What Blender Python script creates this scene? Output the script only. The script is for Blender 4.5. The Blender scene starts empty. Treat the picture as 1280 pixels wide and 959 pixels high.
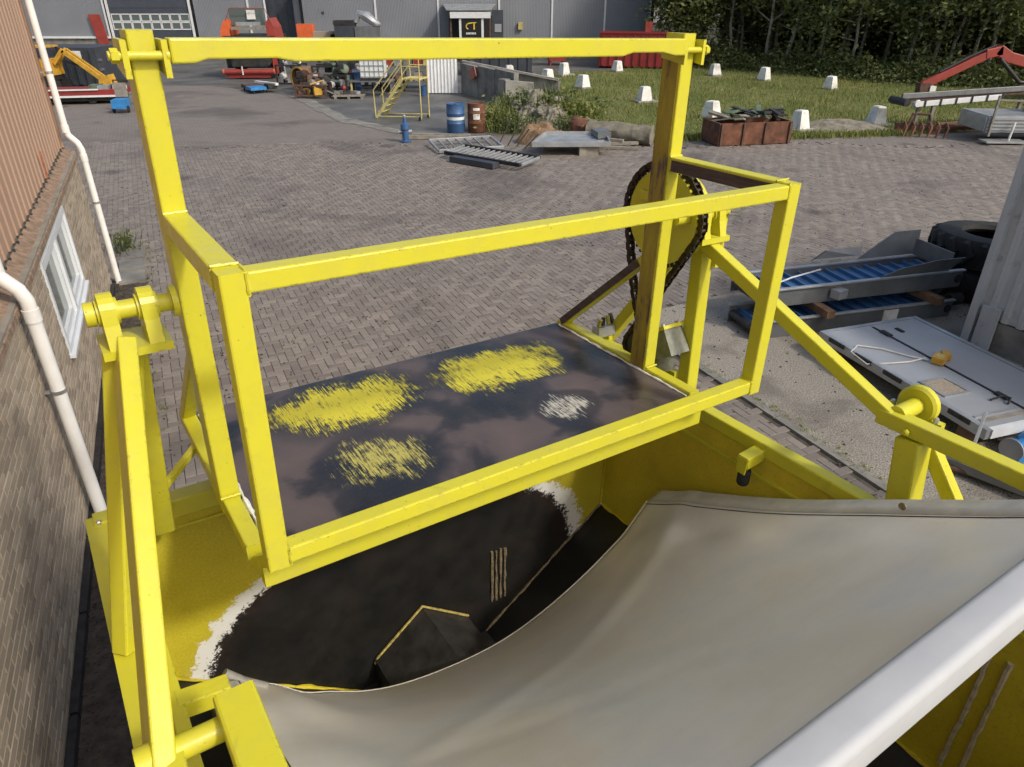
import bpy, bmesh, math, random
from mathutils import Vector, Matrix
R = math.radians
random.seed(7)
scene = bpy.context.scene
COL = scene.collection

# ------------------------------------------------------------------ camera, sky, sun, exposure
cam_d = bpy.data.cameras.new('camera')
cam = bpy.data.objects.new('camera', cam_d)
COL.objects.link(cam)
cam.location = (0, 0, 4.1)
cam.rotation_euler = (R(90 - 28.9), 0, 0)
cam_d.sensor_width = 36
cam_d.lens = 36 * 894 / 1280
cam_d.clip_start = 0.05
cam_d.clip_end = 1000
scene.camera = cam

SUN = Vector((0.82, -0.62, 0)).normalized()
SUN_EL = R(41)
sun_dir = Vector((SUN.x * math.cos(SUN_EL), SUN.y * math.cos(SUN_EL), math.sin(SUN_EL)))
world = bpy.data.worlds.new('World')
scene.world = world
world.use_nodes = True
wn = world.node_tree.nodes
sky = wn.new('ShaderNodeTexSky')
sky.sky_type = 'NISHITA'
sky.sun_disc = False
sky.sun_elevation = SUN_EL
sky.sun_rotation = math.atan2(sun_dir.x, sun_dir.y)
sky.dust_density = 4.0
sky.air_density = 1.2
sky.ozone_density = 0.6
world.node_tree.links.new(sky.outputs[0], wn['Background'].inputs[0])
wn['Background'].inputs[1].default_value = 0.15

sl = bpy.data.lights.new('sun', 'SUN')
sl.energy = 2.15
sl.angle = R(5)
sl.color = (1.0, 0.955, 0.88)
so = bpy.data.objects.new('sun', sl)
COL.objects.link(so)
so.rotation_euler = (-sun_dir).to_track_quat('-Z', 'Y').to_euler()
so.location = (20, 0, 30)

scene.view_settings.view_transform = 'Standard'
scene.view_settings.look = 'None'
scene.view_settings.exposure = 0.13
scene.view_settings.gamma = 1.0
scene.view_settings.use_curve_mapping = False

# ------------------------------------------------------------------ mesh helpers
def V(*a):
    return Vector(a)

class MB:
    def __init__(s):
        s.v, s.f, s.sm = [], [], []
    def add(s, vs, fs, smooth=False):
        o = len(s.v)
        s.v += [tuple(v) for v in vs]
        s.f += [tuple(i + o for i in f) for f in fs]
        s.sm += [smooth] * len(fs)
        return s
    def quad(s, *p):
        return s.add(p, [tuple(range(len(p)))])
    def box(s, c, size, rz=0.0, m=None):
        c = Vector(c); hx, hy, hz = [q / 2 for q in size]
        mat = m if m is not None else Matrix.Rotation(rz, 3, 'Z')
        vs = [c + mat @ Vector((x * hx, y * hy, z * hz)) for x in (-1, 1) for y in (-1, 1) for z in (-1, 1)]
        return s.add(vs, [(0, 1, 3, 2), (4, 6, 7, 5), (0, 4, 5, 1), (2, 3, 7, 6), (0, 2, 6, 4), (1, 5, 7, 3)])
    def sweep(s, p0, p1, prof, up=(0, 0, 1), smooth=False, prof1=None):
        # prof: list of (side, up) offsets; closed convex profile, capped
        p0, p1 = Vector(p0), Vector(p1)
        d = (p1 - p0).normalized(); up = Vector(up)
        if abs(d.dot(up)) > 0.98: up = Vector((0, 1, 0))
        a = d.cross(up).normalized(); b = a.cross(d).normalized()
        n = len(prof); q = prof1 or prof
        vs = [p0 + a * x + b * y for x, y in prof] + [p1 + a * x + b * y for x, y in q]
        fs = [(i, (i + 1) % n, n + (i + 1) % n, n + i) for i in range(n)]
        fs += [tuple(range(n - 1, -1, -1)), tuple(range(n, 2 * n))]
        o = len(s.f); s.add(vs, fs, smooth)
        s.sm[-1] = s.sm[-2] = False
        return s
    def bar(s, p0, p1, w, h, up=(0, 0, 1), c=None):
        c = min(w, h) * 0.1 if c is None else c
        x, y = w / 2, h / 2; k = c * 0.3
        pr = []
        if c <= 0:
            pr = [(-x, -y), (x, -y), (x, y), (-x, y)]
        else:
            for sx, sy in ((-1, -1), (1, -1), (1, 1), (-1, 1)):
                t = [(sx * x, sy * (y - c)), (sx * (x - k), sy * (y - k)), (sx * (x - c), sy * y)]
                if sx * sy < 0: t = t[::-1]
                pr += t
            pr = pr
        return s.sweep(p0, p1, pr, up)
    def cyl(s, p0, p1, r, n=16, r1=None):
        pr = [(r * math.cos(2 * math.pi * i / n), r * math.sin(2 * math.pi * i / n)) for i in range(n)]
        q = None
        if r1 is not None: q = [(r1 * math.cos(2 * math.pi * i / n), r1 * math.sin(2 * math.pi * i / n)) for i in range(n)]
        return s.sweep(p0, p1, pr, smooth=True, prof1=q)
    def path(s, pts, r, n=8, closed=False):
        pts = [Vector(p) for p in pts]; m = len(pts); rings = []
        prev = None
        for i, p in enumerate(pts):
            if closed: d = (pts[(i + 1) % m] - pts[i - 1])
            else: d = pts[min(i + 1, m - 1)] - pts[max(i - 1, 0)]
            d.normalize()
            ref = prev if prev is not None else (V(0, 0, 1) if abs(d.z) < .9 else V(1, 0, 0))
            a = d.cross(ref)
            if a.length < 1e-5: a = d.cross(V(1, .3, .2))
            a.normalize(); b = a.cross(d).normalized(); prev = b
            rr = r[i] if isinstance(r, (list, tuple)) else r
            rings.append([p + a * rr * math.cos(2 * math.pi * k / n) + b * rr * math.sin(2 * math.pi * k / n) for k in range(n)])
        vs = [v for g in rings for v in g]
        fs = []
        for i in range(m if closed else m - 1):
            j = (i + 1) % m
            for k in range(n):
                fs.append((i * n + k, i * n + (k + 1) % n, j * n + (k + 1) % n, j * n + k))
        s.add(vs, fs, True)
        if not closed:
            o = len(s.v) - len(vs)
            s.f += [tuple(o + k for k in range(n - 1, -1, -1)), tuple(o + (m - 1) * n + k for k in range(n))]
            s.sm += [False, False]
        return s
    def lathe(s, c, prof, n=24, axis=(0, 0, 1), cap=True):
        # prof: list of (radius, along)
        ax = Vector(axis).normalized(); c = Vector(c)
        t = Vector((0, 1, 0)) if abs(ax.y) < .9 else Vector((1, 0, 0))
        a = ax.cross(t).normalized(); b = ax.cross(a).normalized()
        vs = []
        for r, z in prof:
            for k in range(n):
                th = 2 * math.pi * k / n
                vs.append(c + ax * z + (a * math.cos(th) + b * math.sin(th)) * r)
        fs = []
        for i in range(len(prof) - 1):
            for k in range(n):
                fs.append((i * n + k, i * n + (k + 1) % n, (i + 1) * n + (k + 1) % n, (i + 1) * n + k))
        o = len(s.v)
        s.add(vs, fs, True)
        if cap:
            s.f += [tuple(o + k for k in range(n - 1, -1, -1)), tuple(o + (len(prof) - 1) * n + k for k in range(n))]
            s.sm += [False, False]
        return s
    def prism(s, pts, vec):
        # pts: planar polygon (3D), extruded by vec
        pts = [Vector(p) for p in pts]; vec = Vector(vec); n = len(pts)
        vs = pts + [p + vec for p in pts]
        fs = [tuple(range(n - 1, -1, -1)), tuple(range(n, 2 * n))]
        fs += [(i, (i + 1) % n, n + (i + 1) % n, n + i) for i in range(n)]
        return s.add(vs, fs)
    def mesh(s, name, mat, scale=1.0, fix=True):
        me = bpy.data.meshes.new(name)
        me.from_pydata([(x * scale, y * scale, z * scale) for x, y, z in s.v], [], s.f)
        me.polygons.foreach_set('use_smooth', s.sm)
        if fix:
            bm = bmesh.new(); bm.from_mesh(me)
            bmesh.ops.recalc_face_normals(bm, faces=bm.faces)
            bm.to_mesh(me); bm.free()
        if any(s.sm): me.set_sharp_from_angle(angle=R(40))
        me.materials.append(M[mat] if isinstance(mat, str) else mat)
        me.update()
        return me
    def build(s, name, mat, parent=None, scale=1.0, fix=True):
        ob = bpy.data.objects.new(name, s.mesh(name, mat, scale, fix))
        COL.objects.link(ob)
        if parent is not None: ob.parent = parent
        return ob

def tag(o, label=None, cat=None, group=None, kind=None):
    if label: o['label'] = label
    if cat: o['category'] = cat
    if group: o['group'] = group
    if kind: o['kind'] = kind
    return o

def empty(name, loc=(0, 0, 0), rz=0.0, label=None, cat=None, group=None):
    o = bpy.data.objects.new(name, None)
    COL.objects.link(o)
    o.location = loc; o.rotation_euler = (0, 0, rz)
    o.empty_display_size = 0.1
    return tag(o, label, cat, group)

def link_copy(o, parent=None):
    c = o.copy(); COL.objects.link(c); c.parent = parent
    return c

def copy_tree(o, parent=None):
    kids = [k for k in COL.objects if k.parent is o]
    c = link_copy(o, parent)
    for k in kids: copy_tree(k, c)
    return c

def inst(name, me, parent, loc=(0, 0, 0), rot=(0, 0, 0)):
    o = bpy.data.objects.new(name, me); COL.objects.link(o)
    o.parent = parent; o.location = loc; o.rotation_euler = rot
    return o

# ------------------------------------------------------------------ materials
M = {}
class NT:
    def __init__(s, name):
        s.m = bpy.data.materials.new(name); s.m.use_nodes = True
        s.t = s.m.node_tree; s.n = s.t.nodes; s.b = s.n['Principled BSDF']
        M[name] = s.m
    def new(s, t, **k):
        n = s.n.new(t)
        for a, b in k.items(): setattr(n, a, b)
        return n
    def link(s, a, b): s.t.links.new(a, b)
    def co(s, kind='Object'):
        if kind == 'World': return s.new('ShaderNodeNewGeometry').outputs['Position']
        return s.new('ShaderNodeTexCoord').outputs[kind]
    def mapping(s, co, scale=(1, 1, 1), rot=(0, 0, 0), loc=(0, 0, 0)):
        m = s.new('ShaderNodeMapping')
        m.inputs['Scale'].default_value = scale; m.inputs['Rotation'].default_value = rot; m.inputs['Location'].default_value = loc
        s.link(co, m.inputs[0]); return m.outputs[0]
    def noise(s, co, scale, detail=4, rough=.55, dist=0):
        n = s.new('ShaderNodeTexNoise')
        n.inputs['Scale'].default_value = scale; n.inputs['Detail'].default_value = detail
        n.inputs['Roughness'].default_value = rough; n.inputs['Distortion'].default_value = dist
        if co is not None: s.link(co, n.inputs['Vector'])
        return n.outputs['Fac']
    def ramp(s, fac, *stops, interp='LINEAR'):
        r = s.new('ShaderNodeValToRGB'); e = r.color_ramp.elements; r.color_ramp.interpolation = interp
        while len(e) < len(stops): e.new(0.5)
        for i, (p, c) in enumerate(stops):
            e[i].position = p
            e[i].color = (c, c, c, 1) if isinstance(c, (int, float)) else (*c, 1)
        s.link(fac, r.inputs[0]); return r.outputs[0]
    def mix(s, fac, a, b, mode='MIX'):
        n = s.new('ShaderNodeMix', data_type='RGBA', blend_type=mode)
        for val, i in ((fac, 0), (a, 6), (b, 7)):
            if isinstance(val, (int, float)): n.inputs[i].default_value = val if i == 0 else (val, val, val, 1)
            elif isinstance(val, tuple): n.inputs[i].default_value = (*val, 1)
            else: s.link(val, n.inputs[i])
        return n.outputs[2]
    def math(s, op, a, b=0.0, c=None, clamp=False):
        n = s.new('ShaderNodeMath', operation=op, use_clamp=clamp)
        for i, val in enumerate((a, b, c)):
            if val is None: continue
            if isinstance(val, (int, float)): n.inputs[i].default_value = val
            else: s.link(val, n.inputs[i])
        return n.outputs[0]
    def sep(s, co):
        n = s.new('ShaderNodeSeparateXYZ'); s.link(co, n.inputs[0]); return n.outputs
    def set(s, col=None, rough=None, metal=None, bump=None, bstr=.3, bdist=.01, spec=None):
        for val, k in ((col, 'Base Color'), (rough, 'Roughness'), (metal, 'Metallic'), (spec, 'Specular IOR Level')):
            if val is None: continue
            if isinstance(val, (int, float)): s.b.inputs[k].default_value = val
            elif isinstance(val, tuple): s.b.inputs[k].default_value = (*val, 1)
            else: s.link(val, s.b.inputs[k])
        if bump is not None:
            n = s.new('ShaderNodeBump'); n.inputs['Strength'].default_value = bstr; n.inputs['Distance'].default_value = bdist
            s.link(bump, n.inputs['Height']); s.link(n.outputs[0], s.b.inputs['Normal'])
        return s

def simple(name, col, rough=.6, metal=0, var=.25, scale=6, bump=0.0, dirt=None, dirt_amt=.5, bscale=40):
    t = NT(name); co = t.co('World')
    n1 = t.noise(co, scale, 5); 
    c0 = tuple(max(0, q * (1 - var)) for q in col); c1 = tuple(min(1, q * (1 + var)) for q in col)
    c = t.ramp(n1, (.3, c0), (.7, c1))
    if dirt:
        d = t.ramp(t.noise(co, scale * .6, 8, .7), (.5, 0.0), (.68, 1.0))
        c = t.mix(t.math('MULTIPLY', d, dirt_amt), c, dirt)
    t.set(c, rough, metal)
    if bump: t.set(bump=t.noise(co, bscale, 4), bstr=bump, bdist=.01)
    return t

# yellow machine paint: lemon, slightly dusty, small dark scratches and chips
def yellow(name, col, chips=.5, dusty=.25):
    t = NT(name); co = t.co('World')
    c = t.ramp(t.noise(co, 2.5, 4), (.3, tuple(q * .95 for q in col)), (.7, col))
    du = t.ramp(t.noise(co, 9, 8, .7), (.46, 0.0), (.75, 1.0))
    c = t.mix(t.math('MULTIPLY', du, dusty), c, (.40, .36, .11))
    v = t.new('ShaderNodeTexVoronoi'); v.inputs['Scale'].default_value = 30; t.link(co, v.inputs['Vector'])
    ch = t.ramp(t.math('ADD', v.outputs['Distance'], t.math('MULTIPLY', t.noise(co, 70, 3), .16)), (.15, 1.0), (.20, 0.0))
    reg = t.ramp(t.noise(co, 5, 6, .65), (.51, 0.0), (.62, 1.0))
    c = t.mix(t.math('MULTIPLY', t.math('MULTIPLY', ch, reg), chips), c, (.07, .045, .02))
    st = t.noise(t.mapping(co, (18, 18, 2.0)), 6, 5, .75)
    c = t.mix(t.math('MULTIPLY', t.ramp(st, (.66, 0.0), (.80, 1.0)), .22 * chips * 2), c, (.16, .12, .02))
    # paint knocked off along the edges
    bev = t.new('ShaderNodeBevel', samples=3); bev.inputs['Radius'].default_value = .009
    geo = t.new('ShaderNodeNewGeometry'); dt = t.new('ShaderNodeVectorMath', operation='DOT_PRODUCT')
    t.link(bev.outputs[0], dt.inputs[0]); t.link(geo.outputs['Normal'], dt.inputs[1])
    em = t.ramp(dt.outputs['Value'], (.90, 1.0), (.996, 0.0))
    en = t.ramp(t.noise(co, 38, 6, .75), (.53, 0.0), (.60, 1.0))
    er = t.ramp(t.noise(co, 3.1, 4, .6), (.38, 0.0), (.54, 1.0))
    edge = t.math('MULTIPLY', t.math('MULTIPLY', em, en), er)
    c = t.mix(edge, c, (.06, .042, .03))
    # long handling scratches and grease smears
    s1 = t.ramp(t.noise(t.mapping(co, (3, 3, 90), (R(20), R(15), 0)), 1.6, 4, .7), (.69, 0.0), (.73, 1.0))
    c = t.mix(t.math('MULTIPLY', t.math('MULTIPLY', s1, reg), .65), c, (.10, .075, .03))
    gs = t.ramp(t.noise(co, 4.2, 7, .68, 1.2), (.62, 0.0), (.74, 1.0))
    c = t.mix(t.math('MULTIPLY', gs, .35), c, (.22, .17, .035))
    t.set(c, t.ramp(t.noise(co, 14, 4), (.3, .28), (.7, .48)), bump=t.math('ADD', t.noise(co, 45, 3), t.math('MULTIPLY', edge, -1.5)), bstr=.10, bdist=.004)
    return t
yellow('yellow_paint', (.575, .540, .030), .7, .30)
yellow('yellow_dirty', (.42, .35, .03), 1.0, .75)
simple('grey_green', (.20, .21, .17), .5, .2, .3, 20)
simple('chain_steel', (.045, .033, .025), .5, .7, .4, 40)
simple('zinc', (.55, .56, .55), .35, .8, .15, 12)
simple('rubber', (.018, .018, .018), .8, 0, .3, 20, .2)
simple('dark_steel', (.045, .042, .043), .5, .5, .4, 14, .1)
# ------------------------------------------------------------------ machine materials
K = 1.15 / 1.2          # machine drawn at 1.2 m half width, real half width 1.15 m
def superell(t, x, y, cx, cy, hx, hy, p):
    a = t.math('POWER', t.math('ABSOLUTE', t.math('DIVIDE', t.math('SUBTRACT', x, cx), hx)), p)
    b = t.math('POWER', t.math('ABSOLUTE', t.math('DIVIDE', t.math('SUBTRACT', y, cy), hy)), p)
    return t.math('ADD', a, b)

t = NT('plate_worn')
co = t.mapping(t.co('Object'), (1 / K,) * 3)
wob = t.new('ShaderNodeTexNoise'); wob.inputs['Scale'].default_value = 3.2; wob.inputs['Detail'].default_value = 5; t.link(co, wob.inputs['Vector'])
wv_ = t.new('ShaderNodeVectorMath', operation='MULTIPLY_ADD'); t.link(wob.outputs['Color'], wv_.inputs[0]); wv_.inputs[1].default_value = (.26, .22, 0); wv_.inputs[2].default_value = (-.13, -.11, 0)
wa_ = t.new('ShaderNodeVectorMath', operation='ADD'); t.link(co, wa_.inputs[0]); t.link(wv_.outputs[0], wa_.inputs[1])
x, y, z = t.sep(wa_.outputs[0])
streak = t.noise(t.mapping(co, (62, 4.0, 1), (0, 0, R(9))), 1.5, 6, .72)
fine = t.noise(t.mapping(co, (150, 8, 1), (0, 0, R(9))), 1.2, 4, .7)
blot = t.noise(co, 2.3, 5, .5, .4)
base = t.ramp(blot, (.36, (.018, .017, .018)), (.46, (.036, .031, .031)), (.53, (.092, .070, .066)), (.75, (.125, .098, .090)))
sc = t.ramp(t.noise(t.mapping(co, (3, 60, 1), (0, 0, R(35))), 1.5, 3, .7), (.62, 0.0), (.75, 1.0))
base = t.mix(t.math('MULTIPLY', sc, .35), base, (.12, .11, .11))
col = base
rg = t.ramp(blot, (.36, .26), (.50, .34), (.62, .48), (.8, .56))
ymask_all = None
for cx, cy, hx, hy, p, thr, soft, colr in (
        (-.47, .48, .45, .28, 2.2, .63, .16, (.60, .54, .04)), (.47, .44, .43, .27, 2.8, .63, .16, (.60, .54, .04)),
        (-.52, -.10, .28, .27, 2.2, .80, .16, (.44, .40, .10)), (.53, -.16, .18, .16, 2.5, .84, .10, (.48, .47, .40))):
    d = superell(t, x, y, cx, cy, hx, hy, p)
    ns = t.math('SUBTRACT', t.math('ADD', streak, fine), 1.0)
    e = t.math('ADD', t.math('ADD', t.math('MULTIPLY', t.math('SUBTRACT', 1.0, d), .46), t.math('ADD', t.math('MULTIPLY', ns, 1.15), t.math('MULTIPLY', t.math('SUBTRACT', t.noise(co, 11, 9, .78), .5), 1.1))), .5)
    m = t.ramp(e, (thr, 0.0), (thr + soft, 1.0))
    dh = t.math('MULTIPLY', d, .4)
    m = t.math('MULTIPLY', m, t.ramp(dh, (.38, 1.0), (.46, 0.0)))
    halo = t.ramp(dh, (.34, .85), (.60, 0.0))
    col = t.mix(t.math('MULTIPLY', halo, .8), col, (.022, .021, .025))
    cr = t.mix(t.ramp(e, (thr, 0.0), (min(.98, thr + .22), 1.0)), tuple(q * .42 for q in colr), colr)
    col = t.mix(m, col, cr)
    ymask_all = m if ymask_all is None else t.math('MAXIMUM', ymask_all, m)
t.set(col, t.mix(ymask_all, rg, .6), 0.0, bump=t.math('ADD', t.noise(co, 30, 5), t.math('MULTIPLY', streak, .6)), bstr=.16, bdist=.006, spec=.42)

t = NT('wall_worn')     # hopper end wall: yellow, scoured to black steel inside a ragged white ring
co = t.mapping(t.co('Object'), (1 / K,) * 3)
x, y, z = t.sep(co)
nz = t.noise(co, 7, 8, .72)
nf = t.noise(co, 34, 6, .75)
d = superell(t, x, z, -.10, -1.78, 1.33, .87, 2.5)
dd = t.math('ADD', t.math('ADD', t.math('MULTIPLY', d, .5), t.math('MULTIPLY', t.math('SUBTRACT', nz, .5), .17)), t.math('MULTIPLY', t.math('SUBTRACT', nf, .5), .20))
speck = t.ramp(t.noise(co, 75, 3, .6), (.40, (.33, .25, .02)), (.62, (.56, .47, .03)))
fadey = t.ramp(t.noise(co, 3, 6, .6), (.35, (.47, .40, .022)), (.65, (.58, .51, .03)))
yel = t.mix(.32, fadey, speck)
black = t.ramp(t.noise(co, 3.2, 6, .6, .5), (.35, (.007, .007, .007)), (.55, (.013, .012, .010)), (.72, (.022, .014, .012)))
black = t.mix(t.math('MULTIPLY', t.ramp(t.noise(t.mapping(co, (5, 5, 40), (0, R(35), 0)), 2, 4, .7), (.68, 0.0), (.75, 1.0)), .4), black, (.085, .08, .07))
nb = t.noise(co, 13, 8, .8, .6)
wd_ = t.math('ADD', dd, t.math('MULTIPLY', t.math('SUBTRACT', nb, .5), .30))
wmask = t.ramp(wd_, (.585, 1.0), (.60, 0.0))
bmask = t.ramp(t.math('ADD', dd, t.math('MULTIPLY', t.math('SUBTRACT', t.noise(co, 22, 7, .85, .8), .5), .20)), (.485, 1.0), (.497, 0.0))
col = t.mix(wmask, yel, (.74, .74, .70))
rim_ = t.ramp(dd, (.36, 0.0), (.44, 1.0))
black = t.mix(t.math('MULTIPLY', rim_, t.ramp(nb, (.42, 0.0), (.6, .7))), black, (.035, .014, .011))
col = t.mix(bmask, col, black)
t.set(col, t.mix(bmask, .55, t.ramp(t.noise(co, 6, 5, .6), (.35, .5), (.7, .7))), bump=t.math('ADD', t.math('ADD', nf, nb), t.math('MULTIPLY', wmask, -.5)), bstr=.14, bdist=.006)

t = NT('hopper_black')
co = t.co('Object')
c = t.ramp(t.noise(co, 4, 7, .65, .4), (.35, (.005, .005, .005)), (.6, (.011, .010, .009)), (.8, (.024, .021, .018)))
t.set(c, t.ramp(t.noise(co, 9, 4), (.3, .35), (.7, .6)), bump=t.noise(co, 40, 4), bstr=.1)

t = NT('yellow_inner')  # dusty inside of the hopper
co = t.co('Object')
c = t.ramp(t.noise(co, 3, 6, .6), (.3, (.50, .40, .02)), (.7, (.66, .55, .03)))
c = t.mix(t.math('MULTIPLY', t.ramp(t.noise(co, 60, 4, .7), (.52, 0.0), (.7, 1.0)), .5), c, (.34, .24, .03))
t.set(c, .6, bump=t.noise(co, 50, 3), bstr=.08)

t = NT('worn_angle')    # inner face of the posts: paint worn through to rusty dark steel
co = t.co('Object')
n = t.noise(t.mapping(co, (6, 6, 1.3)), 2.2, 7, .7)
c = t.ramp(n, (.30, (.06, .045, .05)), (.40, (.12, .085, .06)), (.46, (.28, .21, .03)), (.70, (.44, .36, .03)))
t.set(c, .55, .1, bump=t.noise(co, 60, 4), bstr=.15)
t = NT('bare_angle')
co = t.co('Object')
c = t.ramp(t.noise(t.mapping(co, (20, 2, 20)), 2, 6, .7), (.3, (.04, .030, .034)), (.6, (.10, .075, .08)), (.75, (.22, .19, .19)))
t.set(c, .45, .4)
simple('yellow_old_rim', (.46, .36, .10), .7, .1, .5, 40, .4)
simple('rib_pale', (.50, .44, .29), .7, 0, .3, 30, .3)
simple('weld_rust', (.24, .19, .11), .7, .1, .5, 60, .4)

t = NT('tarp')
co = t.mapping(t.co('Object'), (1 / K,) * 3)
x, y, z = t.sep(co)
blot = t.noise(co, 1.5, 5, .6, .3)
c = t.ramp(blot, (.34, (.66, .65, .615)), (.52, (.72, .69, .62)), (.68, (.72, .66, .55)))
sm = t.ramp(t.noise(t.mapping(co, (2, 14, 2), (0, 0, R(25))), 2.2, 6, .65), (.45, 0.0), (.75, 1.0))
c = t.mix(t.math('MULTIPLY', sm, .10), c, (.48, .42, .31))
warm = t.ramp(t.noise(co, .9, 3, .5), (.42, 0.0), (.62, 1.0))
c = t.mix(t.math('MULTIPLY', warm, .35), c, (.54, .47, .34))
weave = t.noise(co, 260, 2)
t.set(c, t.ramp(t.noise(co, 5, 4), (.3, .34), (.7, .5)), bump=t.math('ADD', t.math('MULTIPLY', weave, .25), t.noise(co, 6, 4)), bstr=.12, bdist=.012)
simple('concrete_pipe', (.26, .25, .22), .6, 0, .25, 12, .2)
simple('tarp_hem', (.56, .55, .50), .5, 0, .15, 9, .1)
t = NT('roller_silver')
co = t.co('Object')
c = t.ramp(t.noise(co, 5, 6, .6), (.3, (.40, .42, .44)), (.7, (.46, .475, .49)))
c = t.mix(t.math('MULTIPLY', t.ramp(t.noise(t.mapping(co, (1, 30, 30)), 5, 4, .7), (.7, 0.0), (.76, 1.0)), .3), c, (.4, .4, .4))
t.set(c, .62, 0.0, bump=t.noise(co, 8, 5), bstr=.05)

MW = Matrix(((0.832730, -0.553243, 0.021963, -0.213719), (0.552802, 0.832989, 0.023244, 2.994811), (-0.031154, -0.007215, 0.999489, 2.232683), (0, 0, 0, 1)))
def mroot(name, label, cat):
    o = empty(name, label=label, cat=cat); o.matrix_world = MW; return o
def mb(name, mat, parent, fn, *a, **k):
    m = MB(); getattr(m, fn)(*a, **k); return m.build(name, mat, parent, K)

# ------------------------------------------------------------------ hopper
hop = mroot('receiving_hopper', 'large open yellow steel receiving hopper with black scoured inside, beneath the tipping frame', 'hopper')
XL, XR, YB, YF = -1.58, 1.50, .56, -3.1
def slab(name, mat, pts, vec, par=hop):
    m = MB(); m.prism(pts, vec); return m.build(name, mat, par, K)
bw = slab('end_wall', 'wall_worn', [(XL, YB, -.42), (XR, YB, -.42), (XR, YB, -1.47), (.46, YB, -2.24), (-.53, YB, -2.24), (XL, YB, -1.44)], (0, .012, 0))
tag(bw, 'end wall with yellow paint scoured away to black inside a white ring')
slab('end_wall', 'yellow_inner', [(XL, YF, -.42), (XR, YF, -.42), (XR, YF, -1.47), (.46, YF, -2.24), (-.53, YF, -2.24), (XL, YF, -1.44)], (0, -.012, 0))
slab('side_wall', 'yellow_inner', [(XR, YB, -.30), (XR, YF, -.30), (XR, YF, -1.47), (XR, YB, -1.47)], (.012, 0, 0))
slab('side_wall', 'yellow_inner', [(XL, YB, -.30), (XL, YF, -.30), (XL, YF, -1.44), (XL, YB, -1.44)], (-.012, 0, 0))
slab('floor_slope', 'hopper_black', [(XR, YB - .004, -1.475), (XR, YF, -1.475), (.46, YF, -2.235), (.46, YB - .004, -2.235)], (.004, 0, -.01))
slab('floor_slope', 'hopper_black', [(XL, YB - .004, -1.445), (XL, YF, -1.445), (-.53, YF, -2.235), (-.53, YB - .004, -2.235)], (-.004, 0, -.01))
slab('conveyor_belt', 'rubber', [(.46, YB - .004, -2.236), (.46, YF, -2.236), (-.53, YF, -2.236), (-.53, YB - .004, -2.236)], (0, 0, -.02))
# ragged bright edges where floor meets walls
ed = MB()
def edge_strip(name, pts, r, mat='yellow_inner', lo=.45, hi=1.35):
    out = []
    for a, b in zip(pts[:-1], pts[1:]):
        a, b = Vector(a), Vector(b)
        n = max(2, int((b - a).length / .05))
        for i in range(n): out.append(a.lerp(b, i / n) + V(0, random.uniform(-.004, .004), random.uniform(-.004, .004)))
    out.append(Vector(pts[-1]))
    m = MB(); m.path(out, [r * random.uniform(lo, hi) for _ in out], 6); return m.build(name, mat, hop, K)
edge_strip('seam', [(XR - .01, YB - .01, -1.47), (.46, YB - .01, -2.235)], .009, 'weld_rust')
edge_strip('seam', [(XL + .01, YB - .012, -1.445), (-1.2, YB - .012, -1.72), (-.53, YB - .012, -2.235)], .013)
edge_strip('seam', [(XR - .008, YB - .02, -1.47), (XR - .008, -2.9, -1.47)], .010)
edge_strip('seam', [(XR - .008, YB - .008, -.45), (XR - .008, YB - .008, -1.46)], .010)
# ridge cover over the conveyor
rc = MB()
for (a, b) in (((-.056, -1.72), (-.42, -2.0)), ((-.056, -1.72), (.30, -2.0))):
    s = -1 if b[0] < a[0] else 1
    rc.prism([(a[0], YB - .005, a[1]), (b[0], YB - .005, b[1]), (b[0], -2.9, b[1]), (a[0], -2.9, a[1])], (0, 0, -.012))
rc.prism([(-.42, YB - .006, -2.0), (-.42, -2.9, -2.0), (-.42, -2.9, -2.2), (-.42, YB - .006, -2.2)], (.01, 0, 0))
rc.prism([(.30, YB - .006, -2.0), (.30, -2.9, -2.0), (.30, -2.9, -2.2), (.30, YB - .006, -2.2)], (-.01, 0, 0))
simple('ridge_steel', (.05, .049, .047), .42, .3, .5, 8, .15, (.06, .05, .04), .4)
rcp = rc.build('ridge_cover', 'ridge_steel', hop, K)
m = MB(); m.path([(-.42, YB - .02, -2.03), (-.40, YB - .02, -1.985), (-.056, YB - .02, -1.705), (.30, YB - .02, -1.985)], .010, 6)
m.build('weld_bead', 'yellow_old_rim', rcp, K)
# weld strips on end wall and ribs on side wall
for i in range(4):
    xx = .505 + i * .037
    edge_strip('weld_strip', [(xx, YB - .006, -1.50 - .01 * (i % 2)), (xx + .006, YB - .006, -1.97)], .010, 'weld_rust')
for yy in (-2.06, -2.14, -2.62, -2.70):
    edge_strip('weld_strip', [(XR - .006, yy, -.62), (XR - .006, yy, -1.40)], .013, 'rib_pale', .85, 1.1)
# rims, ledge, flange
mb('rim', 'yellow_paint', hop, 'bar', (XR + .03, .62, -.285), (XR + .03, YF, -.285), .085, .085)
mb('rim', 'yellow_paint', hop, 'bar', (XR + .006, .60, -.46), (XR + .006, YF, -.46), .035, .02)
mb('rim', 'yellow_paint', hop, 'bar', (XL - .02, .62, -.30), (XL - .02, YF, -.30), .05, .05)
lg = MB(); lg.bar((XL - .14, YB + .05, -.37), (XR + .08, YB + .05, -.37), .10, .11, c=.008)
lg.bar((XL, YB - .004, -.47), (XR, YB - .004, -.47), .03, .012, c=.003); lg.build('ledge', 'yellow_paint', hop, K)
mb('flange', 'yellow_paint', hop, 'box', ((XL - .02 + -1.745) / 2, (.64 + YF) / 2, -.333), (.165, .64 - YF, .012))
mb('outer_skin', 'yellow_dirty', hop, 'box', (-1.738, (.64 + YF) / 2, -.62), (.01, .64 - YF, .55))
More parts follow.
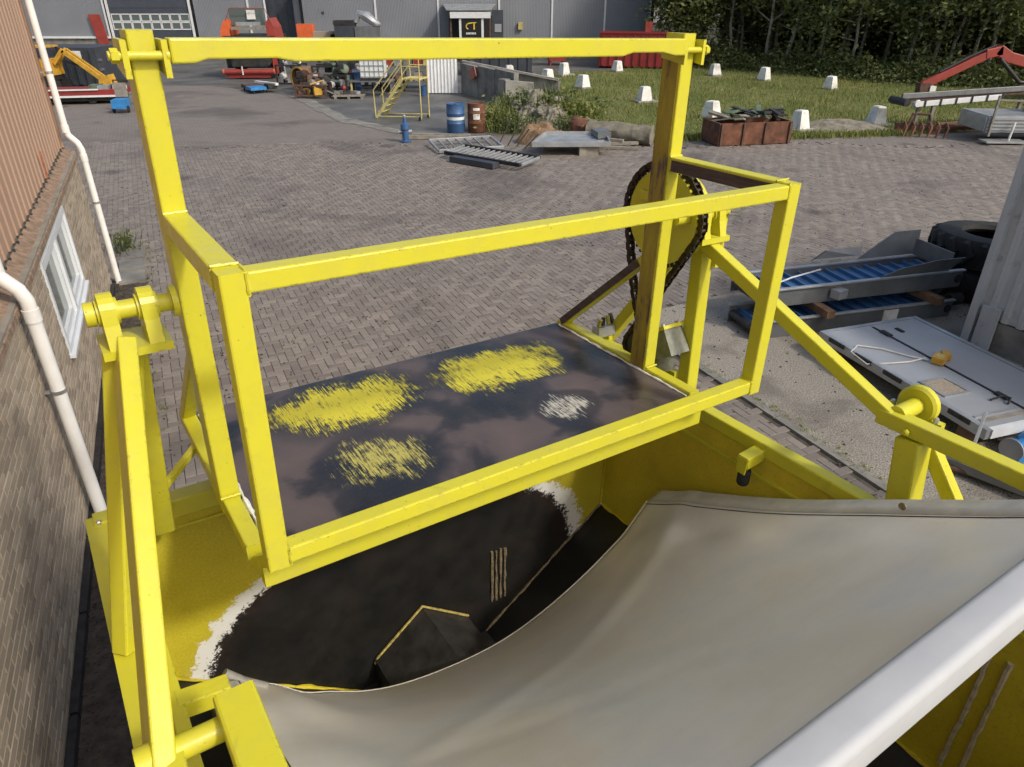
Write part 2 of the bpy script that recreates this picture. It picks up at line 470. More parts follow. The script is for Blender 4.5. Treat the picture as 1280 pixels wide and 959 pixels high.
mb('bolt', 'zinc', hop, 'lathe', (-1.70, .57, -.326), [(.014, 0), (.014, .012), (.008, .018)], 6)
# legs of the bin, down to the ground
for xx, yy in ((-1.66, .5), (1.56, .5), (-1.66, -3.0), (1.56, -3.0)):
    mb('leg', 'yellow_paint', hop, 'bar', (xx, yy, -.35), (xx - .02, yy, -2.30), .10, .10)
# bearing supports
def pillow(cx, cy, cz, sgn):
    pl = MB(); pl.box((cx, cy, cz - .125), (.22, .19, .03)); p = pl.build('pillow_block', 'yellow_paint', hop, K)
    for dx in (-.062, .062):
        m = MB()
        pts = []
        prof = [(-.088, -.11), (.088, -.11), (.066, -.03)] + [(.062 * math.cos(R(a)), .062 * math.sin(R(a)) + .005) for a in range(0, 181, 20)] + [(-.066, -.03)]
        pts = [(cx + dx - .024, cy + a, cz + b) for a, b in prof]
        m.prism(pts, (.048, 0, 0)); m.build('housing', 'yellow_paint', p, K)
        m = MB(); m.lathe((cx + dx - .034, cy, cz), [(.046, 0), (.046, .068)], 20, (1, 0, 0)); m.build('bearing_ring', 'yellow_paint', p, K)
        for dy in (-.062, .062):
            m = MB(); m.lathe((cx + dx, cy + dy, cz - .111), [(.012, 0), (.012, .014), (.006, .02)], 6); m.build('bolt', 'yellow_dirty', p, K)
    return p
pillow(-1.415, -.1, .94, -1)
pillow(1.50, -.06, .90, 1)
mb('leg_post', 'yellow_paint', hop, 'bar', (-1.455, -.08, .80), (-1.69, -.30, -.33), .07, .13)
mb('leg_brace', 'yellow_paint', hop, 'bar', (-1.42, .0, .80), (-1.45, .40, -.33), .09, .09, (1, 0, 0))
mb('leg_brace', 'yellow_paint', hop, 'bar', (-1.455, -.14, .82), (-1.682, -1.22, .02), .06, .13, (0, .5, 1))
mb('leg_post', 'yellow_paint', hop, 'bar', (-1.665, -1.22, .08), (-1.665, -1.22, -.33), .10, .10)
mb('leg_tie', 'yellow_paint', hop, 'bar', (-1.46, .32, -.12), (-1.20, .52, .0), .03, .03)
mb('leg_post', 'yellow_paint', hop, 'bar', (1.52, -.05, .78), (1.53, -.08, -.25), .09, .09)
mb('leg_brace', 'yellow_paint', hop, 'bar', (1.50, .0, .78), (1.53, .76, -.25), .075, .075, (1, 0, 0))
mb('leg_brace', 'yellow_paint', hop, 'bar', (1.50, -.02, .77), (1.60, -1.30, .18), .072, .072)
mb('leg_stub', 'yellow_paint', hop, 'bar', (1.60, -.08, .92), (1.58, -.10, .60), .05, .06)
# roller arms and their pivots
ra = MB(); ra.bar((1.60, -1.24, .18), (1.60, -2.60, .18), .085, .08); ra.build('roller_arm', 'yellow_paint', hop, K)
mb('arm_support', 'yellow_paint', hop, 'bar', (1.60, -1.42, .13), (1.585, -1.48, -.30), .13, .12)
mb('arm_support', 'yellow_paint', hop, 'bar', (1.70, -1.42, .12), (1.74, -1.78, -.36), .07, .07)
mb('pivot_pipe', 'yellow_paint', hop, 'cyl', (1.60, -1.31, .205), (1.80, -1.31, .205), .042, 20)
fb = MB(); fb.lathe((1.765, -1.31, .205), [(.055, .004), (.085, 0), (.098, .012), (.098, .045), (.085, .06), (.055, .056)], 28, (1, 0, 0)); fbp = fb.build('flange_bearing', 'yellow_paint', hop, K)
for dy, dz in ((-.11, -.07), (.11, -.07)):
    m = MB(); m.box((1.79, -1.31 + dy, .205 + dz), (.04, .06, .05)); m.build('ear', 'yellow_paint', fbp, K)
    m = MB(); m.lathe((1.77, -1.31 + dy, .205 + dz + .025), [(.014, 0), (.014, .02), (.008, .03)], 6); m.build('bolt', 'zinc', fbp, K)
mb('bolt', 'yellow_paint', hop, 'lathe', (1.55, -1.40, .17), [(.016, 0), (.016, -.014), (.008, -.02)], 6, (1, 0, 0))
mb('roller_arm', 'yellow_paint', hop, 'bar', (-1.455, -1.14, .09), (-1.455, -2.60, .09), .115, .10)
mb('pivot_pipe', 'yellow_paint', hop, 'cyl', (-1.71, -1.19, .06), (-1.50, -1.19, .06), .036, 20)
mb('roller_arm', 'yellow_dirty', hop, 'bar', (-1.50, -1.30, .0), (-1.50, -1.60, .0), .06, .06)
mb('collar', 'yellow_paint', hop, 'lathe', (-1.73, -1.19, .06), [(.05, 0), (.05, .045)], 20, (1, 0, 0))
# bumpers that carry the sheet end
for sx, x0 in ((1, XR + .03), (-1, XL - .02)):
    b = MB(); b.bar((x0, -.70, -.31), (x0 - sx * .17, -.70, -.33), .075, .075, c=.006); bp = b.build('bumper_bracket', 'yellow_paint', hop, K)
    m = MB(); m.prism([(x0 - sx * .17, -.735, -.30), (x0 - sx * .17, -.665, -.30), (x0 - sx * .17, -.67, -.40), (x0 - sx * .17, -.73, -.40)], (-sx * .008, 0, 0)); m.build('end_plate', 'yellow_paint', bp, K)
    m = MB(); m.lathe((x0 - sx * .135, -.70, -.36), [(.034, -.03), (.037, -.05), (.036, -.115), (.028, -.13)], 18); m.build('rubber_buffer', 'rubber', bp, K)

# drive: sprocket drum, chain, gearbox
PX, PY, PZ = 1.36, .125, .86
dr = MB()
dr.lathe((PX - .02, PY, PZ), [(.05, .005), (.25, .005), (.262, .0), (.262, .03), (.25, .034), (.245, .14), (.05, .14)], 48, (1, 0, 0))
drp = dr.build('sprocket_drum', 'yellow_paint', hop, K)
th = MB()
for i in range(44):
    a = 2 * math.pi * i / 44
    c = V(PX - .004, PY + .272 * math.cos(a), PZ + .272 * math.sin(a))
    th.box(c, (.014, .026, .016), m=Matrix.Rotation(a, 3, 'X'))
th.build('sprocket_teeth', 'dark_steel', drp, K)
m = MB(); m.bar((PX - .03, PY - .17, PZ + .08), (PX - .03, PY + .17, PZ + .10), .02, .05); m.build('spoke', 'yellow_paint', drp, K)
# chain path in the y-z plane
SY, SZ, SR = .235, .03, .085
pts = []
a0, a1 = R(-28), R(184)
n = 40
for i in range(n + 1):
    a = a0 + (a1 - a0) * i / n
    pts.append(V(0, PY + .298 * math.cos(a), PZ + .298 * math.sin(a)))
for i in range(1, 24): pts.append(pts[n].lerp(V(0, SY + SR, SZ), i / 24.0))
for i in range(9):
    a = R(0) - R(200) * i / 8
    pts.append(V(0, SY + SR * math.cos(a), SZ + SR * math.sin(a)))
q = pts[-1].copy()
for i in range(1, 22):
    f = i / 22.0
    pts.append(q.lerp(pts[0], f) + V(0, .02 * math.sin(math.pi * f), -.015 * math.sin(math.pi * f)))
# the path runs with +y away from the camera: resample into links
tot = [0]
cl = pts + [pts[0]]
for a, b in zip(cl[:-1], cl[1:]): tot.append(tot[-1] + (b - a).length)
def along(s):
    s %= tot[-1]
    for i in range(len(cl) - 1):
        if tot[i + 1] >= s: return cl[i].lerp(cl[i + 1], (s - tot[i]) / max(1e-9, tot[i + 1] - tot[i]))
N = int(tot[-1] / .036)
ch = MB()
for i in range(N):
    p, p2 = along(i * tot[-1] / N), along((i + 1) * tot[-1] / N)
    dv = (p2 - p); mid = (p + p2) / 2; ang = math.atan2(dv.z, dv.y); rm = Matrix.Rotation(ang, 3, 'X')
    wd = .030 if i % 2 else .020
    for s in (-1, 1): ch.box((PX - .004 + s * wd / 2 + s * .006, mid.y, mid.z), (.006, .048, .030), m=rm)
    ch.cyl((PX - .004 - .022, p.y, p.z), (PX - .004 + .022, p.y, p.z), .011, 6)
ch.build('chain', 'chain_steel', hop, K)
mb('small_sprocket', 'dark_steel', hop, 'lathe', (PX - .025, SY, SZ), [(.03, 0), (.07, .005), (.07, .035), (.03, .04)], 20, (1, 0, 0))
gm = Matrix.Rotation(R(-32), 3, 'X')
gb = MB(); gb.box((1.40, .03, .10), (.15, .22, .16), m=gm); gbp = gb.build('gearbox', 'grey_green', hop, K)
m = MB(); m.box(V(1.40, .03, .10) + gm @ V(0, 0, .092), (.17, .25, .022), m=gm); m.build('cover', 'yellow_paint', gbp, K)
for dx, dy in ((-.055, -.09), (.055, -.09), (-.055, .09), (.055, .09)):
    m = MB(); m.lathe(V(1.40, .03, .10) + gm @ V(dx, dy, .102), [(.012, 0), (.012, .012), (.006, .016)], 6, gm @ V(0, 0, 1)); m.build('bolt', 'zinc', gbp, K)
m = MB(); m.lathe((1.41, .04, -.06), [(.07, 0), (.075, .02), (.07, .10), (.05, .12)], 20); m.build('motor', 'grey_green', gbp, K)
mb('gearbox_bracket', 'yellow_paint', hop, 'bar', (1.47, -.04, -.10), (1.42, .70, -.12), .05, .05)
mb('gearbox_bracket', 'yellow_paint', hop, 'bar', (1.45, .08, -.12), (1.44, .14, .06), .05, .06)
# sensor with a short cable on the bearing
sv = MB(); sv.box((1.545, -.11, .985), (.08, .05, .05)); svp = sv.build('sensor', 'zinc', hop, K)
m = MB(); m.path([(1.58, -.13, 1.0), (1.66, -.16, 1.01), (1.70, -.17, .99), (1.70, -.16, .95), (1.65, -.15, .90), (1.61, -.12, .90)], .008, 6); m.build('cable', 'grey_green', svp, K)
m = MB(); m.box((1.45, -.075, .945), (.14, .05, .02)); m.box((1.58, -.10, .945), (.05, .04, .03)); m.build('mount', 'yellow_paint', svp, K)
# hydraulic fittings at the back
hv = MB(); hv.box((1.42, .60, -.02), (.16, .07, .07)); hvp = hv.build('valve_block', 'zinc', hop, K)
for i, dx in enumerate((-.06, -.02, .03, .07)):
    m = MB(); m.cyl((1.42 + dx, .60, .01), (1.42 + dx, .58 + .02 * i, .07), .014, 8); m.build('fitting', 'dark_steel' if i % 2 else 'yellow_dirty', hvp, K)
mb('valve_bracket', 'yellow_paint', hop, 'bar', (1.45, .60, -.06), (1.50, .62, -.30), .05, .05)

# ------------------------------------------------------------------ tipping frame
tip = mroot('tipping_frame', 'yellow square-tube tipping frame with worn black floor plate, hung over the hopper', 'tipping frame')
w = 1.2
for s in (-1, 1):
    mb('post', 'yellow_paint', tip, 'bar', (s * w, 0, -.04), (s * w, 0, 1.80), .080, .125, c=.007)
    mb('base_tube', 'yellow_paint', tip, 'bar', (s * w, .80, .0), (s * w, -.42, .0), .07, .07)
    mb('brace', 'yellow_paint', tip, 'bar', (s * w, .765, .03), (s * w, .06, .66), .065, .055)
    mb('arm', 'yellow_paint', tip, 'bar', (s * w, -.064, 1.20), (s * w, -.722, 1.20), .082, .072)
    mb('front_upright', 'yellow_paint', tip, 'bar', (s * w, -.76, .195), (s * w, -.76, 1.234), .074, .072)
    mb('lip_stay', 'yellow_paint', tip, 'bar', (s * (w - .01), -.42, -.05), (s * (w - .01), -.74, .20), .06, .05)
    # clevis ears and pin at the post head
    for dx in (-.058, .058):
        m = MB(); m.prism([(s * w + dx - .009, -.105, 1.775), (s * w + dx - .009, .05, 1.775), (s * w + dx - .009, .05, 1.69), (s * w + dx - .009, -.105, 1.665)], (.018, 0, 0)); m.build('clevis_ear', 'yellow_paint', tip, K)
    m = MB(); m.cyl((s * (w - .10), -.088, 1.73), (s * (w + .105), -.088, 1.73), .014, 14); pin = m.build('hinge_pin', 'yellow_paint', tip, K)
    m = MB(); m.lathe((s * (w + .075), -.088, 1.73), [(.022, 0), (.022, s * .022)], 6, (1, 0, 0)); m.build('nut', 'yellow_paint', pin, K)
# worn inner faces
o = mb('wear_strip', 'worn_angle', tip, 'box', (w - .0425, .005, .84), (.003, .110, 1.70)); tag(o, 'worn rusty inner face of the post')
mb('wear_strip', 'bare_angle', tip, 'box', (w - .0435, -.39, 1.195), (.004, .62, .054))
mb('wear_strip', 'bare_angle', tip, 'bar', (w - .035, .76, .035), (w - .035, .09, .635), .004, .045)
mb('front_rail', 'yellow_paint', tip, 'bar', (-w + .0385, -.76, 1.20), (w - .0385, -.76, 1.20), .068, .062)
mb('front_rail', 'yellow_paint', tip, 'bar', (-w + .0385, -.76, .235), (w - .0385, -.76, .235), .068, .064)
fp = slab('floor_plate', 'plate_worn', [(-w + .041, .80, .012), (w - .041, .80, .012), (w - .041, -.44, .012), (-w + .041, -.44, .012)], (0, 0, -.012), tip)
tag(fp, 'black oily floor plate with scratched yellow paint patches')
mb('floor_lip', 'yellow_paint', tip, 'bar', (-w, -.455, -.075), (w, -.455, -.075), .06, .13, c=.006)
edge_pts = []
for i in range(41): edge_pts.append((-w + .05, .75 - i * .03, .016 + random.uniform(-.003, .003)))
m = MB(); m.path(edge_pts, [random.uniform(.004, .014) for _ in edge_pts], 6); M['chip_white'] = simple('chip_white', (.72, .72, .66), .7, 0, .2, 30).m
m.build('paint_edge', 'chip_white', tip, K)
edge_pts = [(w - .05, .76 - i * .03, .016 + random.uniform(-.003, .003)) for i in range(40)]
m = MB(); m.path(edge_pts, [random.uniform(.003, .009) for _ in edge_pts], 6); m.build('paint_edge', 'chip_white', tip, K)
# clamp bar across the top, arched out near its ends
prof = [(-1.13, 1.780), (1.13, 1.780), (1.13, 1.708), (1.06, 1.708), (.98, 1.722), (.80, 1.722), (.74, 1.708), (-.74, 1.708), (-.80, 1.719), (-1.02, 1.719), (-1.06, 1.708), (-1.13, 1.706)]
m = MB(); m.prism([(a, -.115, b) for a, b in prof], (0, .075, 0)); tb = m.build('clamp_bar', 'yellow_paint', tip, K)
bv = tb.modifiers.new('bevel', 'BEVEL'); bv.width = .006; bv.segments = 2; bv.limit_method = 'ANGLE'; bv.angle_limit = R(40)
for s in (-1, 1):
    m = MB(); m.cyl((s * (w - .06), -.088, 1.73), (s * 1.05, -.088, 1.73), .02, 12); m.build('hinge_barrel', 'yellow_paint', tb, K)
# pivot shafts
mb('pivot_shaft', 'yellow_paint', tip, 'cyl', (-1.53, -.10, .94), (-1.256, -.10, .94), .032, 20)
mb('shaft_collar', 'yellow_paint', tip, 'lathe', (-1.275, -.10, .94), [(.055, 0), (.055, .02)], 24, (1, 0, 0))
mb('shaft_collar', 'yellow_paint', tip, 'lathe', (-1.545, -.10, .94), [(.042, 0), (.042, .03)], 20, (1, 0, 0))
mb('pivot_shaft', 'yellow_paint', tip, 'cyl', (1.256, -.06, .90), (1.66, -.06, .90), .032, 20)
# weld beads at the frame corners
def bead(p0, p1, par=tip):
    p0, p1 = Vector(p0), Vector(p1); n = max(4, int((p1 - p0).length / .012))
    q = [p0.lerp(p1, i / n) + V(random.uniform(-.0015, .0015), random.uniform(-.0015, .0015), random.uniform(-.0015, .0015)) for i in range(n + 1)]
    m = MB(); m.path(q, [random.uniform(.004, .0075) for _ in q], 6); m.build('weld_bead', 'yellow_paint', par, K)
for s in (-1, 1):
    xi = s * (w - .038)
    for zc, hh in ((1.20, .031), (.235, .032)):
        bead((xi, -.795, zc - hh), (xi, -.795, zc + hh)); bead((xi, -.795, zc + hh + .002), (xi, -.725, zc + hh + .002)); bead((xi, -.795, zc - hh - .002), (xi, -.725, zc - hh - .002))
    bead((s * w - .04, -.066, 1.237), (s * w + .04, -.066, 1.237)); bead((s * w - .04, -.721, 1.238), (s * w + .04, -.721, 1.238))
    bead((s * w - .04, -.075, .045), (s * w + .04, -.075, .045))

# ------------------------------------------------------------------ tarpaulin curtain on its roller
tp = mroot('tarpaulin', 'grey-beige tarpaulin sheet sagging across the hopper from a white roller tube', 'tarpaulin')
def tarp_pt(u, v):
    # u -1..1 across, v 0 at the roller .. 1 at the free edge
    xx = 1.345 * u
    y0, z0, y1, z1 = -2.185, .288, -.06, -.985
    yy = y0 + (y1 - y0) * v
    zz = z0 + (z1 - z0) * v
    sag = (1 - abs(u) ** 2.1) * (.66 * v ** 1.25)
    zz -= sag + .05 * math.sin(math.pi * v)
    # tension folds running from the corners
    e = 1 - abs(u)
    zz += .014 * math.sin(17 * v * (1 - .35 * u) + 5 * u) * max(0, 1 - e * 3.0) * v
    zz += .022 * math.exp(-((u + .80) / .12) ** 2) * math.sin(v * 15 + u * 22) * v
    zz += .012 * math.exp(-((v - .62 - .25 * u) / .035) ** 2) * v - .010 * math.exp(-((v - .30 + .18 * u) / .03) ** 2) * v
    zz += .010 * math.sin(5 * u + 7 * v) * v + .007 * math.sin(9 * u - 4 * v + 1) * v
    zz += .018 * math.exp(-((u - .86) / .06) ** 2) * math.sin(v * 24) * v
    # left end pulls away from the wall
    if u < -.7: xx += .06 * v * ((-u - .7) / .3) ** 2 * 0
    return V(xx, yy, zz)
NU, NV = 90, 70
m = MB()
vs = [tarp_pt(-1 + 2 * i / NU, j / NV) for j in range(NV + 1) for i in range(NU + 1)]
fs = [(j * (NU + 1) + i, j * (NU + 1) + i + 1, (j + 1) * (NU + 1) + i + 1, (j + 1) * (NU + 1) + i) for j in range(NV) for i in range(NU)]
m.add(vs, fs, True)
sh = m.build('sheet', 'tarp', tp, K)
sd = sh.modifiers.new('thickness', 'SOLIDIFY'); sd.thickness = .003; sd.offset = 0
# side hem: a doubled strip with a stitched line, standing up along the wall
for s in (1, -1):
    m = MB(); n = 60; rows = ((0, 0), (.05, .022), (.098, .040), (.108, .032))
    vs = []
    for j in range(n + 1):
        p = tarp_pt(s, j / n)
        for dx, dz in rows: vs.append(p + V(s * dx, 0, dz + .004 * math.sin(j * 1.3) * (dz > .04)))
    fs = [(j * 4 + k, j * 4 + k + 1, (j + 1) * 4 + k + 1, (j + 1) * 4 + k) for j in range(n) for k in range(3)]
    m.add(vs, fs, True); h = m.build('hem', 'tarp_hem', tp, K)
    q = h.modifiers.new('thickness', 'SOLIDIFY'); q.thickness = .008; q.offset = 0
    m = MB(); m.path([tarp_pt(s * .985, j / n) + V(0, 0, .004) for j in range(n + 1)], .0025, 4); m.build('stitching', 'dark_steel', h, K)
    m = MB(); p = tarp_pt(s, .29); m.lathe(p + V(-s * .006, 0, .045), [(.010, 0), (.018, s * .004), (.018, s * .010)], 14, (1, 0, 0)); m.build('grommet', 'weld_rust', h, K)
m = MB(); m.path([tarp_pt(-1 + 2 * i / 60, 1.0) + V(0, .006, -.006) for i in range(61)], .007, 8); m.build('edge_rope', 'tarp', tp, K)
m = MB(); m.path([tarp_pt(-1, 1.0) + V(-.03, .03, .03), tarp_pt(-.97, 1.0) + V(0, .0, 0), tarp_pt(-.90, .97)], .024, 10); m.build('edge_roll', 'concrete_pipe', tp, K)
ro = MB(); hw, rr = .064, .030
pr = [(sx * (hw - rr) + rr * math.cos(R(a0 + k)), sy * (hw - rr) + rr * math.sin(R(a0 + k))) for sx, sy, a0 in ((1, 1, 0), (-1, 1, 90), (-1, -1, 180), (1, -1, 270)) for k in range(0, 91, 15)]
ro.sweep((-1.41, -2.225, .232), (1.55, -2.225, .232), pr, (0, .12, 1), True)
rol = ro.build('roller_tube', 'roller_silver', tp, K)
# ------------------------------------------------------------------ setting materials
t = NT('paving_far')     # clinker paving seen from afar
co = t.mapping(t.co('World'), (1, 1, 1), (0, 0, R(-25)))
br = t.new('ShaderNodeTexBrick'); t.link(co, br.inputs['Vector'])
br.inputs['Scale'].default_value = 1.0; br.inputs['Brick Width'].default_value = .21; br.inputs['Row Height'].default_value = .105
br.inputs['Mortar Size'].default_value = .007; br.inputs['Bias'].default_value = 0
br.inputs['Color1'].default_value = (.185, .160, .138, 1); br.inputs['Color2'].default_value = (.212, .184, .158, 1); br.inputs['Mortar'].default_value = (.085, .075, .060, 1)
wco = t.co('World')
st = t.noise(wco, .32, 7, .62, .6)
c = t.mix(t.ramp(st, (.33, .75), (.48, 0.0)), br.outputs[0], (.085, .072, .066))
c = t.mix(t.math('MULTIPLY', t.ramp(t.noise(wco, .75, 8, .7), (.56, 0.0), (.76, 1.0)), .55), c, (.225, .205, .185))
c = t.mix(t.math('MULTIPLY', t.ramp(t.noise(t.mapping(wco, (.35, 1.6, 1), (0, 0, R(-10))), 1.2, 6, .65), (.60, 0.0), (.75, 1.0)), .45), c, (.075, .066, .060))
c = t.mix(t.math('MULTIPLY', t.ramp(t.noise(wco, 3.0, 7, .7), (.60, 0.0), (.74, 1.0)), .35), c, (.085, .085, .055))
c = t.mix(t.math('MULTIPLY', t.ramp(t.noise(wco, 5.5, 7, .78), (.54, 0.0), (.66, 1.0)), .40), c, (.095, .082, .068))
OV = t.new('ShaderNodeTexVoronoi'); OV.inputs['Scale'].default_value = .42; t.link(wco, OV.inputs['Vector'])
c = t.mix(t.math('MULTIPLY', t.ramp(t.math('ADD', OV.outputs['Distance'], t.math('MULTIPLY', t.noise(wco, 3, 6, .7), .22)), (.16, 1.0), (.26, 0.0)), .7), c, (.060, .052, .046))
t.set(c, t.ramp(t.noise(wco, 1.3, 4), (.3, .6), (.7, .85)), bump=br.outputs['Fac'], bstr=-.25, bdist=.01)

t = NT('paving_brick')   # single clinkers
g = t.new('ShaderNodeNewGeometry'); oi = t.new('ShaderNodeObjectInfo')
r = t.math('FRACT', t.math('ADD', g.outputs['Random Per Island'], oi.outputs['Random']))
c = t.ramp(r, (0, (.158, .133, .115)), (.4, (.190, .164, .141)), (.75, (.206, .179, .153)), (1, (.240, .209, .178)))
wco = g.outputs['Position']
st = t.noise(wco, .32, 7, .62, .6)
c = t.mix(t.ramp(st, (.33, .75), (.48, 0.0)), c, (.085, .072, .066))
c = t.mix(t.math('MULTIPLY', t.ramp(t.noise(wco, .75, 8, .7), (.56, 0.0), (.76, 1.0)), .55), c, (.225, .205, .185))
c = t.mix(t.math('MULTIPLY', t.ramp(t.noise(t.mapping(wco, (.35, 1.6, 1), (0, 0, R(-10))), 1.2, 6, .65), (.60, 0.0), (.75, 1.0)), .45), c, (.075, .066, .060))
c = t.mix(t.math('MULTIPLY', t.ramp(t.noise(wco, 3.0, 7, .7), (.60, 0.0), (.74, 1.0)), .35), c, (.085, .085, .055))
c = t.mix(t.math('MULTIPLY', t.ramp(t.noise(wco, 45, 5, .7), (.5, 0.0), (.72, 1.0)), .3), c, (.11, .095, .08))
c = t.mix(t.math('MULTIPLY', t.ramp(t.noise(wco, 5.5, 7, .78), (.54, 0.0), (.66, 1.0)), .40), c, (.095, .082, .068))
OV = t.new('ShaderNodeTexVoronoi'); OV.inputs['Scale'].default_value = .42; t.link(wco, OV.inputs['Vector'])
c = t.mix(t.math('MULTIPLY', t.ramp(t.math('ADD', OV.outputs['Distance'], t.math('MULTIPLY', t.noise(wco, 3, 6, .7), .22)), (.16, 1.0), (.26, 0.0)), .7), c, (.060, .052, .046))
t.set(c, .75, bump=t.noise(wco, 70, 4), bstr=.25, bdist=.006)
simple('joint_sand', (.066, .057, .045), .95, 0, .5, 9, .5, (.05, .07, .025), .5)

t = NT('concrete_pad')
co = t.co('World')
vor = t.new('ShaderNodeTexVoronoi'); vor.inputs['Scale'].default_value = 55; t.link(co, vor.inputs['Vector'])
c = t.ramp(t.noise(co, 60, 5, .75), (.38, (.13, .115, .095)), (.52, (.28, .255, .21)), (.66, (.46, .425, .36)))
c = t.mix(t.math('MULTIPLY', t.ramp(t.noise(co, 1.1, 6, .6, .5), (.50, 0.0), (.64, 1.0)), .6), c, (.10, .088, .072))
t.set(c, .85, bump=t.math('ADD', t.noise(co, 80, 4), vor.outputs['Distance']), bstr=.5, bdist=.012)
simple('concrete', (.30, .285, .25), .9, 0, .25, 2.2, .3, (.13, .12, .10), .7)
simple('concrete_dark', (.20, .19, .17), .9, 0, .3, 2.2, .3, (.07, .065, .055), .8)
simple('concrete_wet', (.11, .108, .10), .55, 0, .4, .7, .2, (.045, .043, .04), .8)
simple('soil', (.055, .043, .034), .95, 0, .5, 12, .8)
simple('white_paint', (.68, .67, .63), .75, 0, .12, 5, .3, (.26, .26, .21), .7)

t = NT('grass_ground')
co = t.co('World')
c = t.ramp(t.noise(co, .45, 6, .6), (.3, (.095, .125, .022)), (.5, (.14, .155, .036)), (.68, (.22, .19, .065)))
c = t.mix(t.ramp(t.noise(co, 9, 6, .75), (.45, 0.0), (.7, .6)), c, (.05, .075, .012))
t.set(c, .95, bump=t.noise(co, 16, 5, .7), bstr=.9, bdist=.06)
def foliage(name, a, b, cc):
    t = NT(name); g = t.new('ShaderNodeNewGeometry'); oi = t.new('ShaderNodeObjectInfo')
    r = t.math('FRACT', t.math('ADD', g.outputs['Random Per Island'], oi.outputs['Random']))
    c = t.ramp(r, (0, a), (.55, b), (1, cc))
    t.set(c, .6)
    t.b.inputs['Transmission Weight'].default_value = 0
    tr = t.new('ShaderNodeBsdfTranslucent'); t.link(c, tr.inputs[0])
    mx = t.new('ShaderNodeMixShader'); mx.inputs[0].default_value = .3
    t.link(t.b.outputs[0], mx.inputs[1]); t.link(tr.outputs[0], mx.inputs[2])
    t.link(mx.outputs[0], t.n['Material Output'].inputs[0])
foliage('leaf', (.07, .095, .026), (.13, .16, .044), (.21, .22, .075))
foliage('leaf_light', (.06, .085, .02), (.10, .13, .035), (.17, .18, .06))
foliage('grass_blade', (.10, .14, .022), (.16, .195, .04), (.29, .26, .085))
simple('bark', (.27, .25, .205), .9, 0, .35, 5, .4, (.06, .06, .045), .7)
simple('leaf_litter', (.035, .034, .016), .95, 0, .5, 3, .6)

# ------------------------------------------------------------------ ground
gm = MB(); gm.quad((-150, -60, -.004), (150, -60, -.004), (150, 240, -.004), (-150, 240, -.004))
ground = gm.build('yard_paving', 'paving_far'); tag(ground, kind='structure')
def sheet(name, mat, pts, z):
    m = MB(); m.add([(x, y, z) for x, y in pts], [tuple(range(len(pts)))]); return tag(m.build(name, mat), kind='structure')
# direction of the kerb and of the office wall
U = V(-.41507, .90979, 0); NN = V(.90979, .41507, 0)
def wobble(pts, amp=.25, step=.8):
    out = []
    for a, b in zip(pts, pts[1:] + pts[:1]):
        a, b = V(*a, 0), V(*b, 0); n = max(1, int((b - a).length / step))
        for i in range(n):
            p = a.lerp(b, i / n)
            if i: p += V(random.uniform(-amp, amp), random.uniform(-amp, amp), 0)
            out.append((p.x, p.y))
    return out
kA = V(2.31, 7.96, 0); kdir = V(-.4312, .9023, 0)
kfar = kA + kdir * 1.55
PAD = [(kA - kdir * 9).to_2d()[:], kfar.to_2d()[:], (3.1, 10.15), (7.2, 11.6), (12.5, 8.2), (12.5, -4)]
sheet('concrete_pad', 'concrete_pad', PAD, .016)
ap = wobble([(-24, 37.6), (-14.6, 37.3), (-9.5, 33.4), (-6.3, 26.9), (-3.7, 24.4), (-1.9, 23.6), (-.6, 27), (-.4, 31), (1.0, 42), (9, 47), (9, 54), (-60, 54), (-60, 37.6)], .1)
sheet('concrete_apron', 'concrete_wet', ap, .004)
sheet('concrete_strip', 'concrete_dark', wobble([(-9.9, 33.6), (-9.5, 33.0), (-6.2, 26.6), (-3.6, 24.1), (-1.9, 23.3), (-1.9, 24.0), (-3.7, 24.8), (-6.0, 27.5), (-8.4, 32.2)], .08, .5), .008)
GR = wobble([(-.4, 41.5), (0.0, 34.5), (.3, 30.6), (1.5, 27.0), (2.2, 24.2), (4.2, 23.0), (6.6, 23.3), (9, 23.4), (12, 23.9), (15.7, 25.2), (24, 25.6), (60, 27), (60, 80), (9.5, 80), (9.4, 50), (6, 44.6)], .18, .7)
grass_field = sheet('grass_field', 'grass_ground', GR, .010)
wd = sheet('woodland_floor', 'leaf_litter', wobble([(9.6, 50), (10.5, 46.5), (15.4, 42.4), (17.6, 38.5), (20.5, 36.4), (40, 33), (90, 33), (90, 110), (9.6, 110)], .3), .016)
def in_poly(x, y, P):
    c = False; j = len(P) - 1
    for i in range(len(P)):
        if (P[i][1] > y) != (P[j][1] > y) and x < (P[j][0] - P[i][0]) * (y - P[i][1]) / (P[j][1] - P[i][1]) + P[i][0]: c = not c
        j = i
    return c

# ------------------------------------------------------------------ left building: brick base, pink cladding above
t = NT('wall_brick')
g = t.new('ShaderNodeNewGeometry'); oi = t.new('ShaderNodeObjectInfo')
r = t.math('FRACT', t.math('ADD', g.outputs['Random Per Island'], oi.outputs['Random']))
c = t.ramp(r, (0, (.25, .20, .15)), (.5, (.335, .275, .205)), (1, (.42, .345, .26)))
c = t.mix(t.math('MULTIPLY', t.ramp(t.noise(g.outputs['Position'], 1.3, 6, .65), (.45, 0.0), (.72, 1.0)), .5), c, (.24, .215, .165))
t.set(c, .9, bump=t.noise(g.outputs['Position'], 60, 4), bstr=.3, bdist=.006)
simple('mortar', (.22, .20, .165), .95, 0, .3, 4, .3)
simple('sill_brick', (.24, .165, .115), .9, 0, .35, 14, .4, (.10, .09, .05), .7)
t = NT('pink_cladding')
co = t.co('World')
c = t.ramp(t.noise(t.mapping(co, (1, 1, .25)), 1.1, 5, .6), (.3, (.375, .245, .170)), (.7, (.43, .285, .200)))
